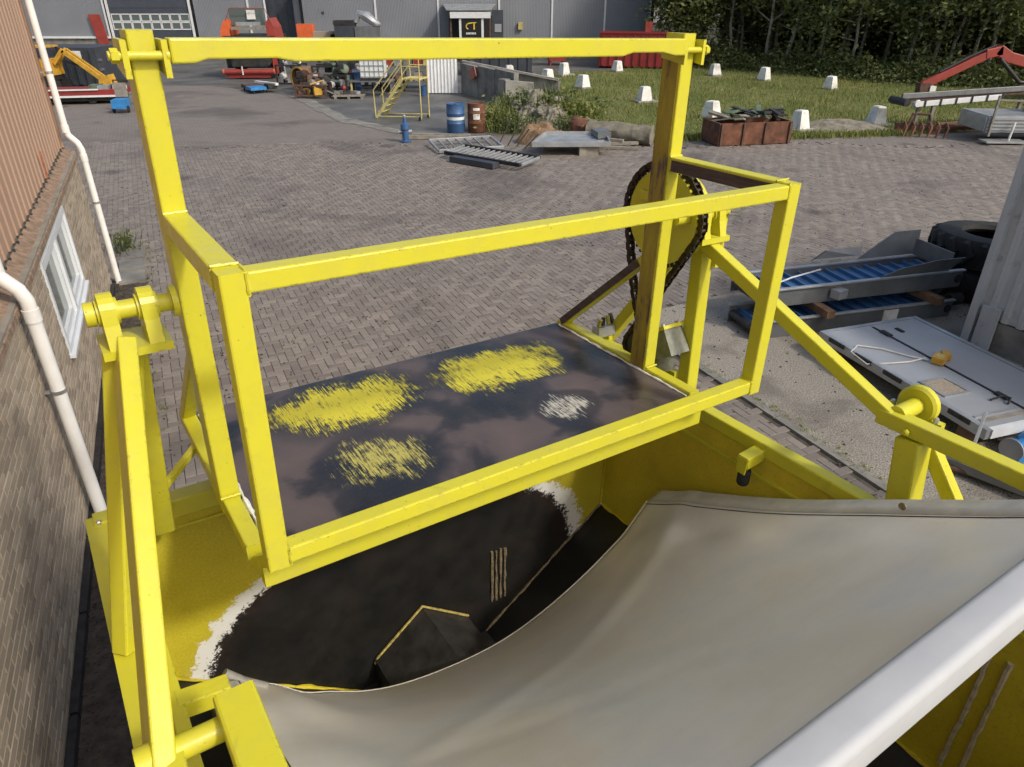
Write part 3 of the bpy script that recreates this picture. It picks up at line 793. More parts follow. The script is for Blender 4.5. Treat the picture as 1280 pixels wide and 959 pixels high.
c = t.mix(t.math('MULTIPLY', t.ramp(t.noise(t.mapping(co, (9, 9, .6)), 1.0, 5, .7), (.55, 0.0), (.75, 1.0)), .25), c, (.34, .235, .175))
t.set(c, .55)
simple('pvc_white', (.74, .735, .71), .45, 0, .05, 4, 0, (.45, .43, .38), .25)
simple('frame_white', (.60, .63, .65), .4, 0, .05, 4)
simple('dark_seal', (.03, .03, .03), .7)
simple('rust_red', (.30, .10, .055), .8, 0, .3, 20)
t = NT('window_glass'); t.set((.10, .125, .12), .08, 0.0, spec=.8)
B0 = V(-3.32, 4.08, 0)
def wp(s, z, off=0.0):      # point on the office wall: s along it, z up, off out of the wall
    p = B0 + U * s + NN * off; return V(p.x, p.y, z)
S0, S1, SILL = -9.0, 7.35, 2.02
WIN = (2.36, 4.58, .98, 1.90)      # s0, s1, z0, z1
bl = empty('office_building', wp(3, 0), label='building with brown brick base and pink ribbed cladding along the left edge', cat='building')
bl.location = (0, 0, 0)
# brick core with the window opening left free
cm = MB()
def wslab(mbb, s0, s1, z0, z1, o0, o1):
    mbb.add([wp(s0, z0, o0), wp(s1, z0, o0), wp(s1, z1, o0), wp(s0, z1, o0), wp(s0, z0, o1), wp(s1, z0, o1), wp(s1, z1, o1), wp(s0, z1, o1)],
            [(0, 1, 2, 3), (4, 7, 6, 5), (0, 4, 5, 1), (1, 5, 6, 2), (2, 6, 7, 3), (3, 7, 4, 0)])
for a, b, c_, d in ((S0, WIN[0], 0, SILL), (WIN[1], S1 - .012, 0, SILL), (WIN[0], WIN[1], 0, WIN[2]), (WIN[0], WIN[1], WIN[3], SILL)):
    wslab(cm, a, b, c_, d, -.14, -.012)
cm.build('brick_wall', 'mortar', bl)
rm = MB(); wslab(rm, S0, S1 - .02, 0, 6.5, -9.0, -.16); rm.build('inner_volume', 'mortar', bl)
# sill of sloping bricks
sb = MB()
n = int((S1 - S0) / .11); k = 0
for i in range(n):
    s = S0 + i * .11
    z = random.uniform(-.004, .004)
    sb.add([wp(s + .004, SILL + z, .03), wp(s + .104, SILL + z, .03), wp(s + .104, SILL + .085 + z, -.13), wp(s + .004, SILL + .085 + z, -.13),
            wp(s + .004, SILL - .055, .03), wp(s + .104, SILL - .055, .03), wp(s + .104, SILL - .01, -.13), wp(s + .004, SILL - .01, -.13)],
           [(0, 1, 2, 3), (4, 7, 6, 5), (0, 4, 5, 1), (1, 5, 6, 2), (2, 6, 7, 3), (3, 7, 4, 0)])
sill = sb.build('brick_sill', 'sill_brick', bl); tag(sill, kind='stuff')
wslabm = MB(); wslab(wslabm, S0, S1 - .01, SILL - .012, SILL + .03, -.13, .02); wslabm.build('sill_mortar', 'mortar', bl)
# pink ribbed cladding: trapezoid ribs
pm = MB(); s = S0; prof = []
while s < S1 - .05:
    for ds, o in ((0, -.155), (.13, -.155), (.15, -.143), (.19, -.143), (.21, -.155)): prof.append((min(s + ds, S1 - .03), o))
    s += .25
vs = [wp(a, SILL + .09, o) for a, o in prof] + [wp(a, 6.5, o) for a, o in prof]
q = len(prof); pm.add(vs, [(i, i + 1, q + i + 1, q + i) for i in range(q - 1)])
pm.build('cladding', 'pink_cladding', bl)
e_ = MB(); wslab(e_, S1 - .03, S1, SILL + .06, 6.5, -9, -.12); e_.build('end_cladding', 'pink_cladding', bl)
dm = MB(); s = S0
while s < S1 - .2:
    dm.box(wp(s + .17, SILL + .087, -.122), (.026, .02, .022), math.atan2(U.y, U.x)); s += .25
tag(dm.build('rib_closer', 'dark_seal', bl), kind='stuff')
rs = MB(); wslab(rs, 5.0, 5.03, SILL + .12, SILL + .42, -.12, -.10); rs.build('rust_streak_bracket', 'rust_red', bl)
# window: frame, mullion, two sashes each with two glazing bars
wf = MB(); s0, s1, z0, z1 = WIN
for a, b, c_, d in ((s0, s1, z0, z0 + .06), (s0, s1, z1 - .06, z1), (s0, s0 + .06, z0 + .06, z1 - .06), (s1 - .06, s1, z0 + .06, z1 - .06), ((s0 + s1) / 2 - .05, (s0 + s1) / 2 + .05, z0 + .06, z1 - .06)):
    wslab(wf, a, b, c_, d, -.10, .015)
win = wf.build('window', 'frame_white', bl)
for a, b in ((s0 + .06, (s0 + s1) / 2 - .05), ((s0 + s1) / 2 + .05, s1 - .06)):
    m = MB()
    for c_ in ((a + .008, b - .008, z0 + .068, z0 + .13), (a + .008, b - .008, z1 - .13, z1 - .068), (a + .008, a + .07, z0 + .13, z1 - .13), (b - .07, b - .008, z0 + .13, z1 - .13)):
        wslab(m, *c_, -.08, -.012)
    m.build('sash', 'frame_white', win)
    m = MB(); wslab(m, a + .06, b - .06, z0 + .12, z1 - .12, -.06, -.045); m.build('pane', 'window_glass', win)
m = MB(); wslab(m, s0 - .02, s1 + .02, z0 - .03, z0 - .002, -.1, .05); m.build('sill', 'frame_white', win)
# gutter pipes over the sill
def downpipe(s, r, label, zb):
    o = empty('downpipe', label=label, cat='downpipe', group='rainwater pipes on the left building')
    pts = [wp(s, 6.4, -.03), wp(s, 3.2, -.03), wp(s, 2.36, -.03), wp(s, 2.27, -.015), wp(s, 2.16, .07), wp(s, 2.07, .10), wp(s, 1.9, .10), wp(s, 1.0, .10), wp(s, zb, .10)]
    m = MB(); m.path(pts, r, 20); m.build('pipe', 'pvc_white', o)
    for z in (2.36, 1.95):
        m = MB(); m.lathe(wp(s, z, -.03 if z > 2.2 else .10), [(r, -.05), (r + .008, -.05), (r + .008, .05), (r, .05)], 20); m.build('socket', 'pvc_white', o)
    for z in (3.1, 1.3):
        off = -.03 if z > 2.2 else .10
        m = MB(); m.lathe(wp(s, z, off), [(r + .004, -.015), (r + .007, -.015), (r + .007, .015), (r + .004, .015)], 20)
        m.bar(wp(s, z, off - r), wp(s, z, off - r - .06), .03, .02, c=0); m.build('pipe_clip', 'zinc', o)
downpipe(.92, .052, 'nearer white rainwater pipe beside the window, bending over the brick sill', .0)
downpipe(7.22, .045, 'farther white rainwater pipe at the corner of the pink building', .0)
# gully slabs at the far corner and the soil strip along the wall
for i, (s, o, a) in enumerate(((7.35, .30, 0), (8.0, .28, .05), (8.6, .30, -.04))):
    m = MB(); m.box(wp(s, .03 + .0, o), (.55, .38, .06), math.atan2(U.y, U.x) + a)
    tag(m.build('gully_slab', 'concrete_dark'), ['grey concrete slab under the foot of the corner downpipe', 'middle grey concrete slab of the short row beyond the building corner', 'farthest grey concrete slab of the row beyond the building corner'][i], 'slab')
so_ = MB(); ns = 60; pts = []
for i in range(ns + 1):
    s = -6 + i * (13.3 / ns); pts.append((wp(s, .018, .012), wp(s, .030, .25 + random.uniform(-.05, .05)), wp(s, .012, .50 + random.uniform(-.07, .07))))
so_.add([p for r_ in pts for p in r_], [(i * 3 + k, (i + 1) * 3 + k, (i + 1) * 3 + k + 1, i * 3 + k + 1) for i in range(ns) for k in range(2)])
tag(so_.build('soil_strip', 'soil'), kind='structure')
cl_ = MB()
for i in range(2600):
    s = random.uniform(-3, 7.3); o = abs(random.gauss(.16, .14)) + .02; z = random.uniform(.004, .02); a = random.uniform(.006, .022)
    cl_.box(wp(s, .02 + z * .5, o), (a, a * .8, a * .7), random.uniform(0, 3))
tag(cl_.build('soil_crumbs', 'soil'), 'loose dark soil crumbs along the foot of the brick wall', 'soil', kind='stuff')
edc = MB()
for i in range(14):
    s = -5.4 + i * .92; edc.box(wp(s, .02, .03), (.90, .05, .14), math.atan2(U.y, U.x))
tag(edc.build('plinth_edge', 'dark_steel'), kind='structure')
# weeds at the corner
def weed(name, loc, h, n, spread, mat, label=None, group=None, seed=0):
    rnd = random.Random(seed); m = MB()
    for i in range(n):
        a = rnd.uniform(0, 6.28); l = h * rnd.uniform(.5, 1.1); b = V(math.cos(a), math.sin(a), 0)
        base = V(rnd.gauss(0, spread), rnd.gauss(0, spread), 0); tipp = base + b * l * rnd.uniform(.15, .7) + V(0, 0, l); mid = base.lerp(tipp, .55) + V(0, 0, l * .12)
        sd = V(-b.y, b.x, 0) * h * .022
        m.add([base - sd, base + sd, mid + sd * .9, mid - sd * .9, tipp], [(0, 1, 2, 3), (3, 2, 4)])
    for i in range(n * 4):
        l = h * rnd.random() ** .7; p = V(rnd.gauss(0, spread * 1.1), rnd.gauss(0, spread * 1.1), l * .85); s_ = h * rnd.uniform(.05, .11)
        a = V(rnd.gauss(0, 1), rnd.gauss(0, 1), rnd.gauss(0, .6)).normalized(); b = a.cross(V(rnd.gauss(0, 1), rnd.gauss(0, 1), rnd.gauss(0, 1))).normalized()
        m.add([p - a * s_, p + b * s_ * .5, p + a * s_, p - b * s_ * .5], [(0, 1, 2, 3)])
    o = m.build(name, mat, fix=False); o.location = loc
    return tag(o, label, 'weeds', group, 'stuff')
weed('weed', wp(8.9, 0, .15), .45, 40, .14, 'leaf_light', 'green weeds growing beyond the corner downpipe', seed=3)
# ------------------------------------------------------------------ far building
t = NT('far_cladding'); co = t.co('World')
wv = t.new('ShaderNodeTexWave', bands_direction='X'); wv.inputs['Scale'].default_value = 3.2; t.link(co, wv.inputs['Vector'])
c = t.ramp(t.noise(co, .5, 4), (.3, (.185, .195, .215)), (.7, (.225, .235, .255)))
t.set(c, .5, .1, bump=wv.outputs['Fac'], bstr=.35, bdist=.03)
simple('trim_white', (.62, .63, .63), .5, 0, .08)
simple('door_grey', (.055, .062, .08), .5, 0, .15, 2)
simple('anthracite', (.040, .046, .058), .5, 0, .25, 2, .1)
simple('dark_opening', (.018, .018, .02), .8)
simple('red_paint', (.28, .04, .03), .45, 0, .2, 3, 0, (.18, .05, .03), .5)
simple('orange_paint', (.62, .12, .035), .45, 0, .15, 3)
simple('skip_red', (.24, .024, .022), .5, 0, .2, 2, 0, (.14, .03, .02), .5)
simple('blue_paint', (.035, .095, .22), .45, 0, .2, 6, 0, (.10, .10, .11), .4)
simple('blue_bright', (.03, .20, .48), .45, 0, .2, 6)
simple('blue_belt', (.05, .14, .29), .5, 0, .15, 4)
simple('amber', (.52, .29, .03), .5, 0, .2, 5, 0, (.2, .12, .03), .5)
simple('yellow_old', (.48, .40, .13), .6, 0, .25, 5, 0, (.2, .17, .1), .5)
simple('ladder_yellow', (.55, .47, .17), .6, 0, .2, 4)
simple('rusty', (.15, .062, .035), .85, .1, .45, 4, .4, (.06, .03, .02), .8)
simple('rust_brown', (.10, .055, .038), .85, .1, .45, 5, .4)
simple('grey_steel', (.19, .20, .205), .45, .5, .2, 3, .05, (.14, .13, .12), .5)
simple('galvanised', (.40, .42, .43), .42, .55, .2, 3, .05, (.2, .2, .19), .4)
simple('grey_panel', (.31, .325, .345), .45, .1, .10, 1.6, .03, (.30, .30, .30), .5)
simple('wood_grey', (.22, .20, .165), .9, 0, .3, 6, .3)
simple('wood_brown', (.17, .10, .055), .85, 0, .3, 8, .3)
simple('cork', (.30, .25, .19), .9, 0, .3, 40, .3)
simple('ibc_white', (.62, .65, .64), .4, 0, .06, 4)
simple('black_junk', (.028, .027, .026), .7, .2, .6, 5, .3)
simple('dull_green', (.10, .14, .09), .6, 0, .4, 5)
simple('sand', (.34, .24, .13), .95, 0, .3, 6, .6)
simple('brown_dirt', (.20, .125, .07), .95, 0, .35, 4, .8)
simple('rubble_grey', (.19, .17, .135), .95, 0, .4, 4, .9, (.09, .095, .045), .7)
simple('tyre_rubber', (.016, .016, .016), .8, 0, .3, 8, .2, (.035, .033, .03), .4)
simple('sign_black', (.012, .012, .012), .4)
simple('logo_yellow', (.70, .50, .06), .5)
simple('logo_orange', (.70, .28, .03), .5)
t = NT('lamp_orange'); t.set((.85, .33, .05), .25)

FB = 52.0
fbld = empty('warehouse', (0, 0, 0), label='long grey ribbed warehouse across the back of the yard', cat='building')
m = MB(); m.box((-26, FB + 6.2, 4.5), (70.4, 12, 9)); m.build('inner_volume', 'anthracite', fbld)
xs = [-60, -55, -50, -45, -40, -35.5, -31, -26.3]
edges = [(a, b) for a, b in zip(xs[:-1], xs[1:])] + [(-20.5, -17.0), (-17.0, -15.9), (-13.5, -8.8), (-8.8, -4.76), (-4.76, -.83), (-.83, 2.59), (2.59, 6.0), (6.0, 8.9)]
for a, b in edges:
    z0 = 1.30 if b < -26 else .35
    m = MB(); m.box(((a + b) / 2, FB + .06, (9 + z0) / 2), (b - a - .02, .12, 9 - z0)); m.build('cladding_panel', 'far_cladding', fbld)
    m = MB(); m.box(((a + b) / 2, FB + .04, z0 / 2 - .02), (b - a - .02, .14, z0 - .04)); m.build('plinth', 'concrete_dark', fbld)
    m = MB(); m.box((b, FB - .03, (9 + z0) / 2), (.11, .06, 9 - z0)); m.build('trim_strip', 'trim_white', fbld)
m = MB(); m.box((-43, FB - .05, 1.31), (33.5, .22, .12)); m.build('plinth_cap', 'trim_white', fbld)
m = MB(); m.box((-23.4, FB + .06, 6.6), (5.8, .12, 4.8)); m.build('cladding_panel', 'far_cladding', fbld)
m = MB(); m.box((-14.7, FB + .06, 6.6), (2.4, .12, 4.8)); m.build('cladding_panel', 'far_cladding', fbld)
dr_ = MB(); dr_.box((-23.4, FB + .04, 2.1), (5.2, .08, 4.2)); door = dr_.build('sectional_door', 'door_grey', fbld)
for j in range(7):
    m = MB(); m.box((-23.4, FB - .01, .31 + j * .6), (5.15, .03, .575)); m.build('door_section', 'door_grey', door)
for j, z in enumerate((1.98, 2.46)):
    for i in range(8):
        x = -25.62 + i * .635
        m = MB()
        for dx, dz, sx, sz in ((0, .2, .60, .06), (0, -.2, .60, .06), (-.28, 0, .05, .36), (.28, 0, .05, .36)): m.box((x, FB - .045, z + dz), (sx, .03, sz)) if 0 else m.box((x + dx, FB - .045, z + dz), (sx, .03, sz))
        m.build('window_frame', 'trim_white', door)
        m = MB(); m.box((x, FB - .03, z), (.52, .012, .34)); m.build('pane', 'window_glass', door)
for x in (-26.05, -20.75): 
    m = MB(); m.box((x, FB - .06, 2.1), (.12, .12, 4.2)); m.build('door_jamb', 'trim_white', fbld)
m = MB(); m.box((-14.7, FB + .5, 2.1), (2.35, .02, 4.2)); m.build('open_doorway', 'dark_opening', fbld)
m = MB(); m.box((-13.75, FB - .5, 2.1), (.10, 1.1, 4.2)); m.build('door_leaf', 'door_grey', fbld)
for dx in (-15.7, -15.2, -14.6):
    m = MB(); m.box((dx, FB + .2, 2.1), (.08, .06, 4.2)); m.build('door_bar', 'anthracite', fbld)
m = MB(); m.box((.55, FB - .1, 1.98), (.28, .2, .42)); lm = m.build('wall_lamp', 'yellow_old', fbld)
m = MB(); m.box((-12.2, FB - .02, 2.75), (.14, .05, .14)); m.build('vent', 'anthracite', fbld)
rp = MB(); rp.prism([(-27.05, FB - .25, .9), (-26.35, FB - .25, .9), (-26.6, FB - .18, 2.65), (-27.35, FB - .18, 2.65)], (0, .06, 0))
tag(rp.build('red_board', 'red_paint'), 'faded red board leaning against the warehouse beside its sectional door', 'board')

# entrance porch with its sign
po = empty('entrance_porch', (-2.55, 49.5, 0), label='white entrance porch with black sign board at the warehouse', cat='porch')
def pb(name, mat, par, c, size, **k):
    m = MB(); m.box(c, size, **k); return m.build(name, mat, par)
m = MB(); m.prism([(-1.5, .05, 2.93), (1.25, .05, 2.93), (1.5, 2.4, 3.2), (-1.9, 2.4, 3.2)], (0, 0, .06)); m.build('roof', 'galvanised', po)
pb('fascia', 'trim_white', po, (-.02, 0, 2.68), (2.5, .12, .34))
for x in (-.66, .72): pb('post', 'trim_white', po, (x, .1, 1.25), (.14, .14, 2.5))
pb('side_frame', 'rust_brown', po, (-1.25, .2, 1.25), (.10, .2, 2.5)); pb('side_frame', 'rust_brown', po, (1.2, .2, 1.25), (.10, .2, 2.5))
pb('back_panel', 'dark_opening', po, (0, 2.0, 1.3), (3.0, .1, 2.6))
sg = pb('sign_board', 'sign_black', po, (.03, .06, 1.75), (1.22, .06, 1.48))
m = MB(); pr = [(.20 * math.cos(R(a)) - .02, .18 * math.sin(R(a)) + 2.05) for a in range(70, 245, 12)]
m.path([(x * 1.35, .02, z) for x, z in pr], .035, 6); m.path([(-.06, .02, 2.24), (.34, .02, 2.26)], .03, 6); m.build('logo_arc', 'logo_yellow', sg)
m = MB(); m.box((.20, .02, 2.07), (.08, .02, .38)); m.build('logo_stem', 'logo_yellow', sg)
m = MB()
for i in range(7): m.box((-.27 + i * .09, .02, 1.66), (.065, .02, .11))
m.build('sign_lettering', 'trim_white', sg)
pb('side_sign', 'anthracite', po, (1.65, .4, 2.0), (.7, .06, 1.9)); pb('side_sign_panel', 'grey_panel', po, (1.68, .35, 1.95), (.42, .05, .45))

# ------------------------------------------------------------------ skips
sk = empty('skip_container', (5.1, 45.9, 0), R(-13), 'long dark red roll-off skip beside the warehouse wall', 'skip')
L_, W_, H_ = 4.0, 2.3, 1.75
for (c_, s_) in (((L_ / 2, 0, H_ / 2 + .12), (L_, .08, H_)), ((L_ / 2, W_, H_ / 2 + .12), (L_, .08, H_)), ((0, W_ / 2, H_ / 2 + .12), (.08, W_ - .09, H_)), ((L_, W_ / 2, H_ / 2 + .12), (.08, W_ - .09, H_)), ((L_ / 2, W_ / 2, .16), (L_ - .1, W_ - .1, .08))):
    pb('side', 'skip_red', sk, c_, s_)
for i in range(9): pb('rib', 'skip_red', sk, (.2 + i * .45, -.07, .98), (.09, .08, 1.60))
pb('top_rail', 'skip_red', sk, (L_ / 2, -.03, H_ + .16), (L_ + .1, .14, .10))
for y in (.4, 1.9): pb('runner', 'dark_steel', sk, (L_ / 2, y, .06), (L_, .12, .12))
rt = empty('red_trailer', (8.05, 46.0, 0), R(4), 'red trailer end with orange lamp in front of the roll-off skip', 'trailer')
pb('body', 'red_paint', rt, (0, .5, 1.02), (1.75, 1.4, 1.15)); pb('tailboard', 'red_paint', rt, (0, -.23, .98), (1.5, .06, .80)); pb('bumper', 'skip_red', rt, (0, -.22, .40), (1.75, .1, .16))
pb('headboard', 'red_paint', rt, (-.05, .5, 2.05), (.42, .2, .75)); pb('top_rail', 'red_paint', rt, (0, -.2, 1.64), (1.75, .08, .08))
m = MB(); m.lathe((-.4, -.27, 1.0), [(.12, 0), (.12, -.04), (.05, -.06)], 16, (0, 1, 0)); m.build('lamp', 'lamp_orange', rt)
for x in (-.6, .6):
    m = MB(); m.lathe((x - .12, .5, .30), [(.12, 0), (.30, .02), (.30, .22), (.12, .24)], 20, (1, 0, 0)); m.build('wheel', 'tyre_rubber', rt)
pb('frame', 'skip_red', rt, (0, .5, .38), (1.5, 1.3, .12))
ss = empty('small_skip', (2.75, 47.3, 0), R(3), 'small dark red skip heaped with pale sand by the warehouse', 'skip')
m = MB(); m.prism([(-.45, 0, .25), (.45, 0, .25), (.75, 0, 1.0), (-.75, 0, 1.0)], (0, 1.2, 0)); m.build('bin', 'skip_red', ss)
m = MB(); m.lathe((0, .6, .98), [(.62, 0), (.5, .12), (.25, .25), (.05, .30)], 14); m.build('sand_load', 'sand', ss)
for x in (-.4, .4): pb('foot', 'skip_red', ss, (x, .6, .125), (.1, 1.1, .25))

# low dark container and props in front of the wall
dc = empty('dark_container', (-.85, 41.9, 0), 0, 'low dark blue-grey site container below the entrance porch', 'container')
pb('body', 'anthracite', dc, (0, .8, .88), (3.85, 1.6, 1.5)); pb('base_frame', 'dark_steel', dc, (0, .8, .07), (3.9, 1.66, .14))
for i in range(8): pb('rib', 'anthracite', dc, (-1.75 + i * .5, -.03, .9), (.12, .06, 1.4))
rmp = MB(); rmp.bar((-3.05, 38.2, 1.75), (-.75, 38.0, .12), .35, .10, c=.01); tag(rmp.build('leaning_beam', 'anthracite'), 'dark steel beam sloping down behind the concrete bay wall', 'beam')
ws = MB(); prof = []
for i in range(9):
    x = i * .15; prof += [(x, 0), (x + .05, .03), (x + .10, .03)]
vs = [(x, y, .05) for x, y in prof] + [(x, y + .12, 2.0) for x, y in prof]; q = len(prof)
ws.add(vs, [(i, i + 1, q + i + 1, q + i) for i in range(q - 1)])
wso = ws.build('corrugated_sheet', 'trim_white'); wso.location = (-3.70, 34.0, 0); sdm = wso.modifiers.new('t', 'SOLIDIFY'); sdm.thickness = .012
tag(wso, 'upright white corrugated sheet beside the concrete bay', 'sheet')

# concrete bay walls
cb = empty('concrete_bay', (0, 0, 0), label='low grey concrete bay wall with red sign, next to the drums', cat='wall')
def wallseg(name, a, b, h0, h1, th, mat='concrete_dark'):
    a, b = V(*a, 0), V(*b, 0); d = (b - a).normalized(); n_ = V(-d.y, d.x, 0) * th
    m = MB(); m.add([a, b, b + n_, a + n_, a + V(0, 0, h0), b + V(0, 0, h1), b + n_ + V(0, 0, h1), a + n_ + V(0, 0, h0)], [(3, 2, 1, 0), (4, 5, 6, 7), (0, 1, 5, 4), (1, 2, 6, 5), (2, 3, 7, 6), (3, 0, 4, 7)]); return m.build(name, mat, cb)
pts_ = [(-2.25, 34.2), (-1.45, 32.9), (-.70, 31.7), (.1, 30.4)]
for a, b in zip(pts_[:-1], pts_[1:]): wallseg('wall_block', a, V(*b).lerp(V(*a), .03)[:], 1.25, 1.2, .22)
wallseg('wall_block', (-.25, 29.9), (.85, 29.9), .98, .9, .3, 'concrete'); wallseg('end_block', (-.55, 30.3), (-.28, 30.1), 1.0, 1.0, .35)
cp_ = MB(); cp_.bar((-2.2, 34.55, 1.31), (2.0, 33.1, .70), .14, .06, c=.005); cp_.build('coping', 'concrete', cb)
wallseg('wall_block', (-1.9, 34.6), (2.0, 33.15), 1.2, .62, .2)
rsn = MB(); rsn.box((-1.68, 33.0, .95), (.55, .03, .42), m=(Matrix.Rotation(R(-58), 3, 'Z') @ Matrix.Rotation(R(-25), 3, 'Y'))); rsn.build('red_sign', 'red_paint', cb)

# ------------------------------------------------------------------ white pedestals
pm_ = MB(); h, b, tp_ = .58, .25, .165
def ring(z, r): return [(-r, -r, z), (r, -r, z), (r, r, z), (-r, r, z)]
pm_.add(ring(.07, b) + ring(h, tp_) + ring(h + .03, tp_ - .03), [(0, 1, 5, 4), (1, 2, 6, 5), (2, 3, 7, 6), (3, 0, 4, 7), (4, 5, 9, 8), (5, 6, 10, 9), (6, 7, 11, 10), (7, 4, 8, 11), (8, 9, 10, 11)])
pme = pm_.mesh('block', 'white_paint')
bs_ = MB(); bs_.box((0, 0, .035), (.95, .70, .07)); bse = bs_.mesh('base_slab', 'concrete')
PED = [(-.13, 40.8, 0, 'white pedestal standing in front of the dark site container'), (1.75, 38.3, 1, 'white pedestal on a slab just right of the bay coping'), (2.79, 41.6, 1, 'white pedestal in front of the small sand skip'), (3.3, 36.0, 0, 'white pedestal alone in mid grass below the long skip'), (5.9, 43.7, 0, 'white pedestal right before the long red skip'), (5.44, 31.4, 1, 'white pedestal on a slab left of the tall right post'), (10.87, 41.6, 0, 'leftmost of the three white pedestals along the wood edge'), (12.79, 39.3, 0, 'middle one of the three white pedestals along the wood edge'), (14.75, 35.7, 0, 'rightmost of the three white pedestals along the wood edge'), (7.17, 27.2, 0, 'white pedestal behind the left end of the rusty scrap box'), (9.42, 24.6, 1, 'white pedestal on a slab at the right of the rusty scrap box'), (12.51, 25.9, 1, 'white pedestal on a slab next to the steel beams')]
for i, (x, y, slab_, lab) in enumerate(PED):
    e = empty('pedestal', (x, y, .012), R(random.uniform(5, 40)), lab, 'pedestal', 'white concrete pedestals in the grass')
    e.rotation_euler[0] = R(random.uniform(-2.5, 2.5)); e.rotation_euler[1] = R(random.uniform(-2.5, 2.5)); e.scale = (random.uniform(.94, 1.06),) * 2 + (random.uniform(.92, 1.08),)
    inst('block', pme, e); 
    if slab_: inst('base_slab', bse, e, (.05, 0, 0))
    else: 
        inst('base_slab', bse, e, (0, 0, -.02)).scale = (.62, .82, 1)

# ------------------------------------------------------------------ drums, grates, tray and rubble
def drum(name, loc, mat, label, stripe=None, group=None):
    e = empty(name, loc, random.uniform(0, 6), label, 'drum', group)
    pr = [(.0, 0), (.27, 0), (.285, .02), (.285, .27), (.30, .29), (.285, .31), (.285, .57), (.30, .59), (.285, .61), (.285, .85), (.29, .88), (.27, .88), (.265, .86), (0, .86)]
    m = MB(); m.lathe((0, 0, 0), pr, 32, cap=False); m.build('shell', mat, e)
    if stripe:
        m = MB(); m.lathe((0, 0, 0), [(.289, .40), (.290, .41), (.290, .48), (.289, .49)], 32, cap=False); m.build('band', stripe, e)
    m = MB(); m.lathe((.15, 0, .86), [(.04, 0), (.04, .02), (.0, .02)], 10); m.build('bung', 'dark_steel', e)
    return e
drum('oil_drum', (-1.82, 24.35, .012), 'blue_paint', 'blue steel drum with a pale band beside the red drum', 'ibc_white')
rd = drum('oil_drum', (-1.15, 24.45, .012), 'rusty', 'rusty red drum with white labels beside the blue drum'); rd.rotation_euler[2] = 0
for z, h_ in ((.50, .18), (.72, .08)): 
    m = MB(); m.add([(.291 * math.sin(R(a)), -.291 * math.cos(R(a)), zz) for a in range(-18, 25, 7) for zz in (z - h_ / 2, z + h_ / 2)], [(i * 2, i * 2 + 2, i * 2 + 3, i * 2 + 1) for i in range(6)]); m.build('paper_label', 'white_paint', rd, fix=False)
def grate(name, loc, rz, L, W, n, mat, label, tilt=0, z=.1, fr=.07):
    e = empty(name, loc, rz, label, 'grating', None); e.rotation_euler = (R(tilt), 0, rz)
    for s in (-1, 1):
        m = MB(); m.bar((-L / 2, s * W / 2, z), (L / 2, s * W / 2, z), fr, fr * 1.3, c=.006); m.build('side_rail', mat if n < 10 else 'black_junk', e)
        m = MB(); m.bar((s * L / 2, -W / 2 + fr / 2 + .002, z), (s * L / 2, W / 2 - fr / 2 - .002, z), fr * .8, fr, c=.006); m.build('end_rail', mat, e)
    me = MB(); me.bar((0, -W / 2 + fr / 2 + .002, z), (0, W / 2 - fr / 2 - .002, z), .035, .045, c=.004); me = me.mesh('rung', mat)
    for i in range(1, n): inst('rung', me, e, (-L / 2 + L * i / n, 0, 0))
    return e
g1 = grate('steel_grating', (-1.35, 21.7, .03), R(18), 1.9, 1.3, 7, 'galvanised', 'pale galvanised frame lying in front of the blue drum', 3)
g2 = grate('steel_grating', (-.55, 19.75, .06), R(-38), 2.6, .85, 14, 'galvanised', 'long dark ladder-like grating with many rungs on the paving', 4, .14)
pb('channel', 'anthracite', empty('steel_channel', (-1.0, 19.35, .012), R(-38), 'short dark blue steel channel lying under the long grating', 'channel'), (0, 0, .09), (1.5, .28, .14))
for i in range(4):
    m = MB(); x = .15 + .32 * i; m.cyl((-.5 + x * .8, 22.2 - .2 * i, .03), (-.15 + x * .8, 21.2 - .25 * i, .9 - .09 * i), .018, 8)
    tag(m.build('thin_rod', 'wood_grey'), ['first', 'second', 'third', 'fourth'][i] + ' from the left of the thin rods slanting up behind the grating', 'rod', 'thin rods by the grating')
tr_ = empty('steel_tray', (1.70, 21.15, .012), R(10), 'flat pale grey steel tray resting on blocks on the paving', 'tray')
m = MB(); m.prism([(-1.25, -.45, .26), (.9, -.78, .26), (1.15, .62, .30), (-.55, .95, .30)], (0, 0, .03)); m.build('pan', 'galvanised', tr_)
for a, b in (((-1.25, -.45, .32), (.9, -.78, .32)), ((.9, -.78, .32), (1.15, .62, .35)), ((1.15, .62, .35), (-.55, .95, .35)), ((-.55, .95, .35), (-1.25, -.45, .32))):
    m = MB(); m.bar(a, b, .03, .14, c=.004); m.build('rim', 'galvanised', tr_)
pb('prop', 'wood_grey', tr_, (.35, -.55, .13), (.55, .14, .26)); pb('prop', 'wood_grey', tr_, (-.5, .4, .13), (.5, .14, .26)); pb('box_end', 'grey_steel', tr_, (.95, .35, .42), (.38, .75, .16))
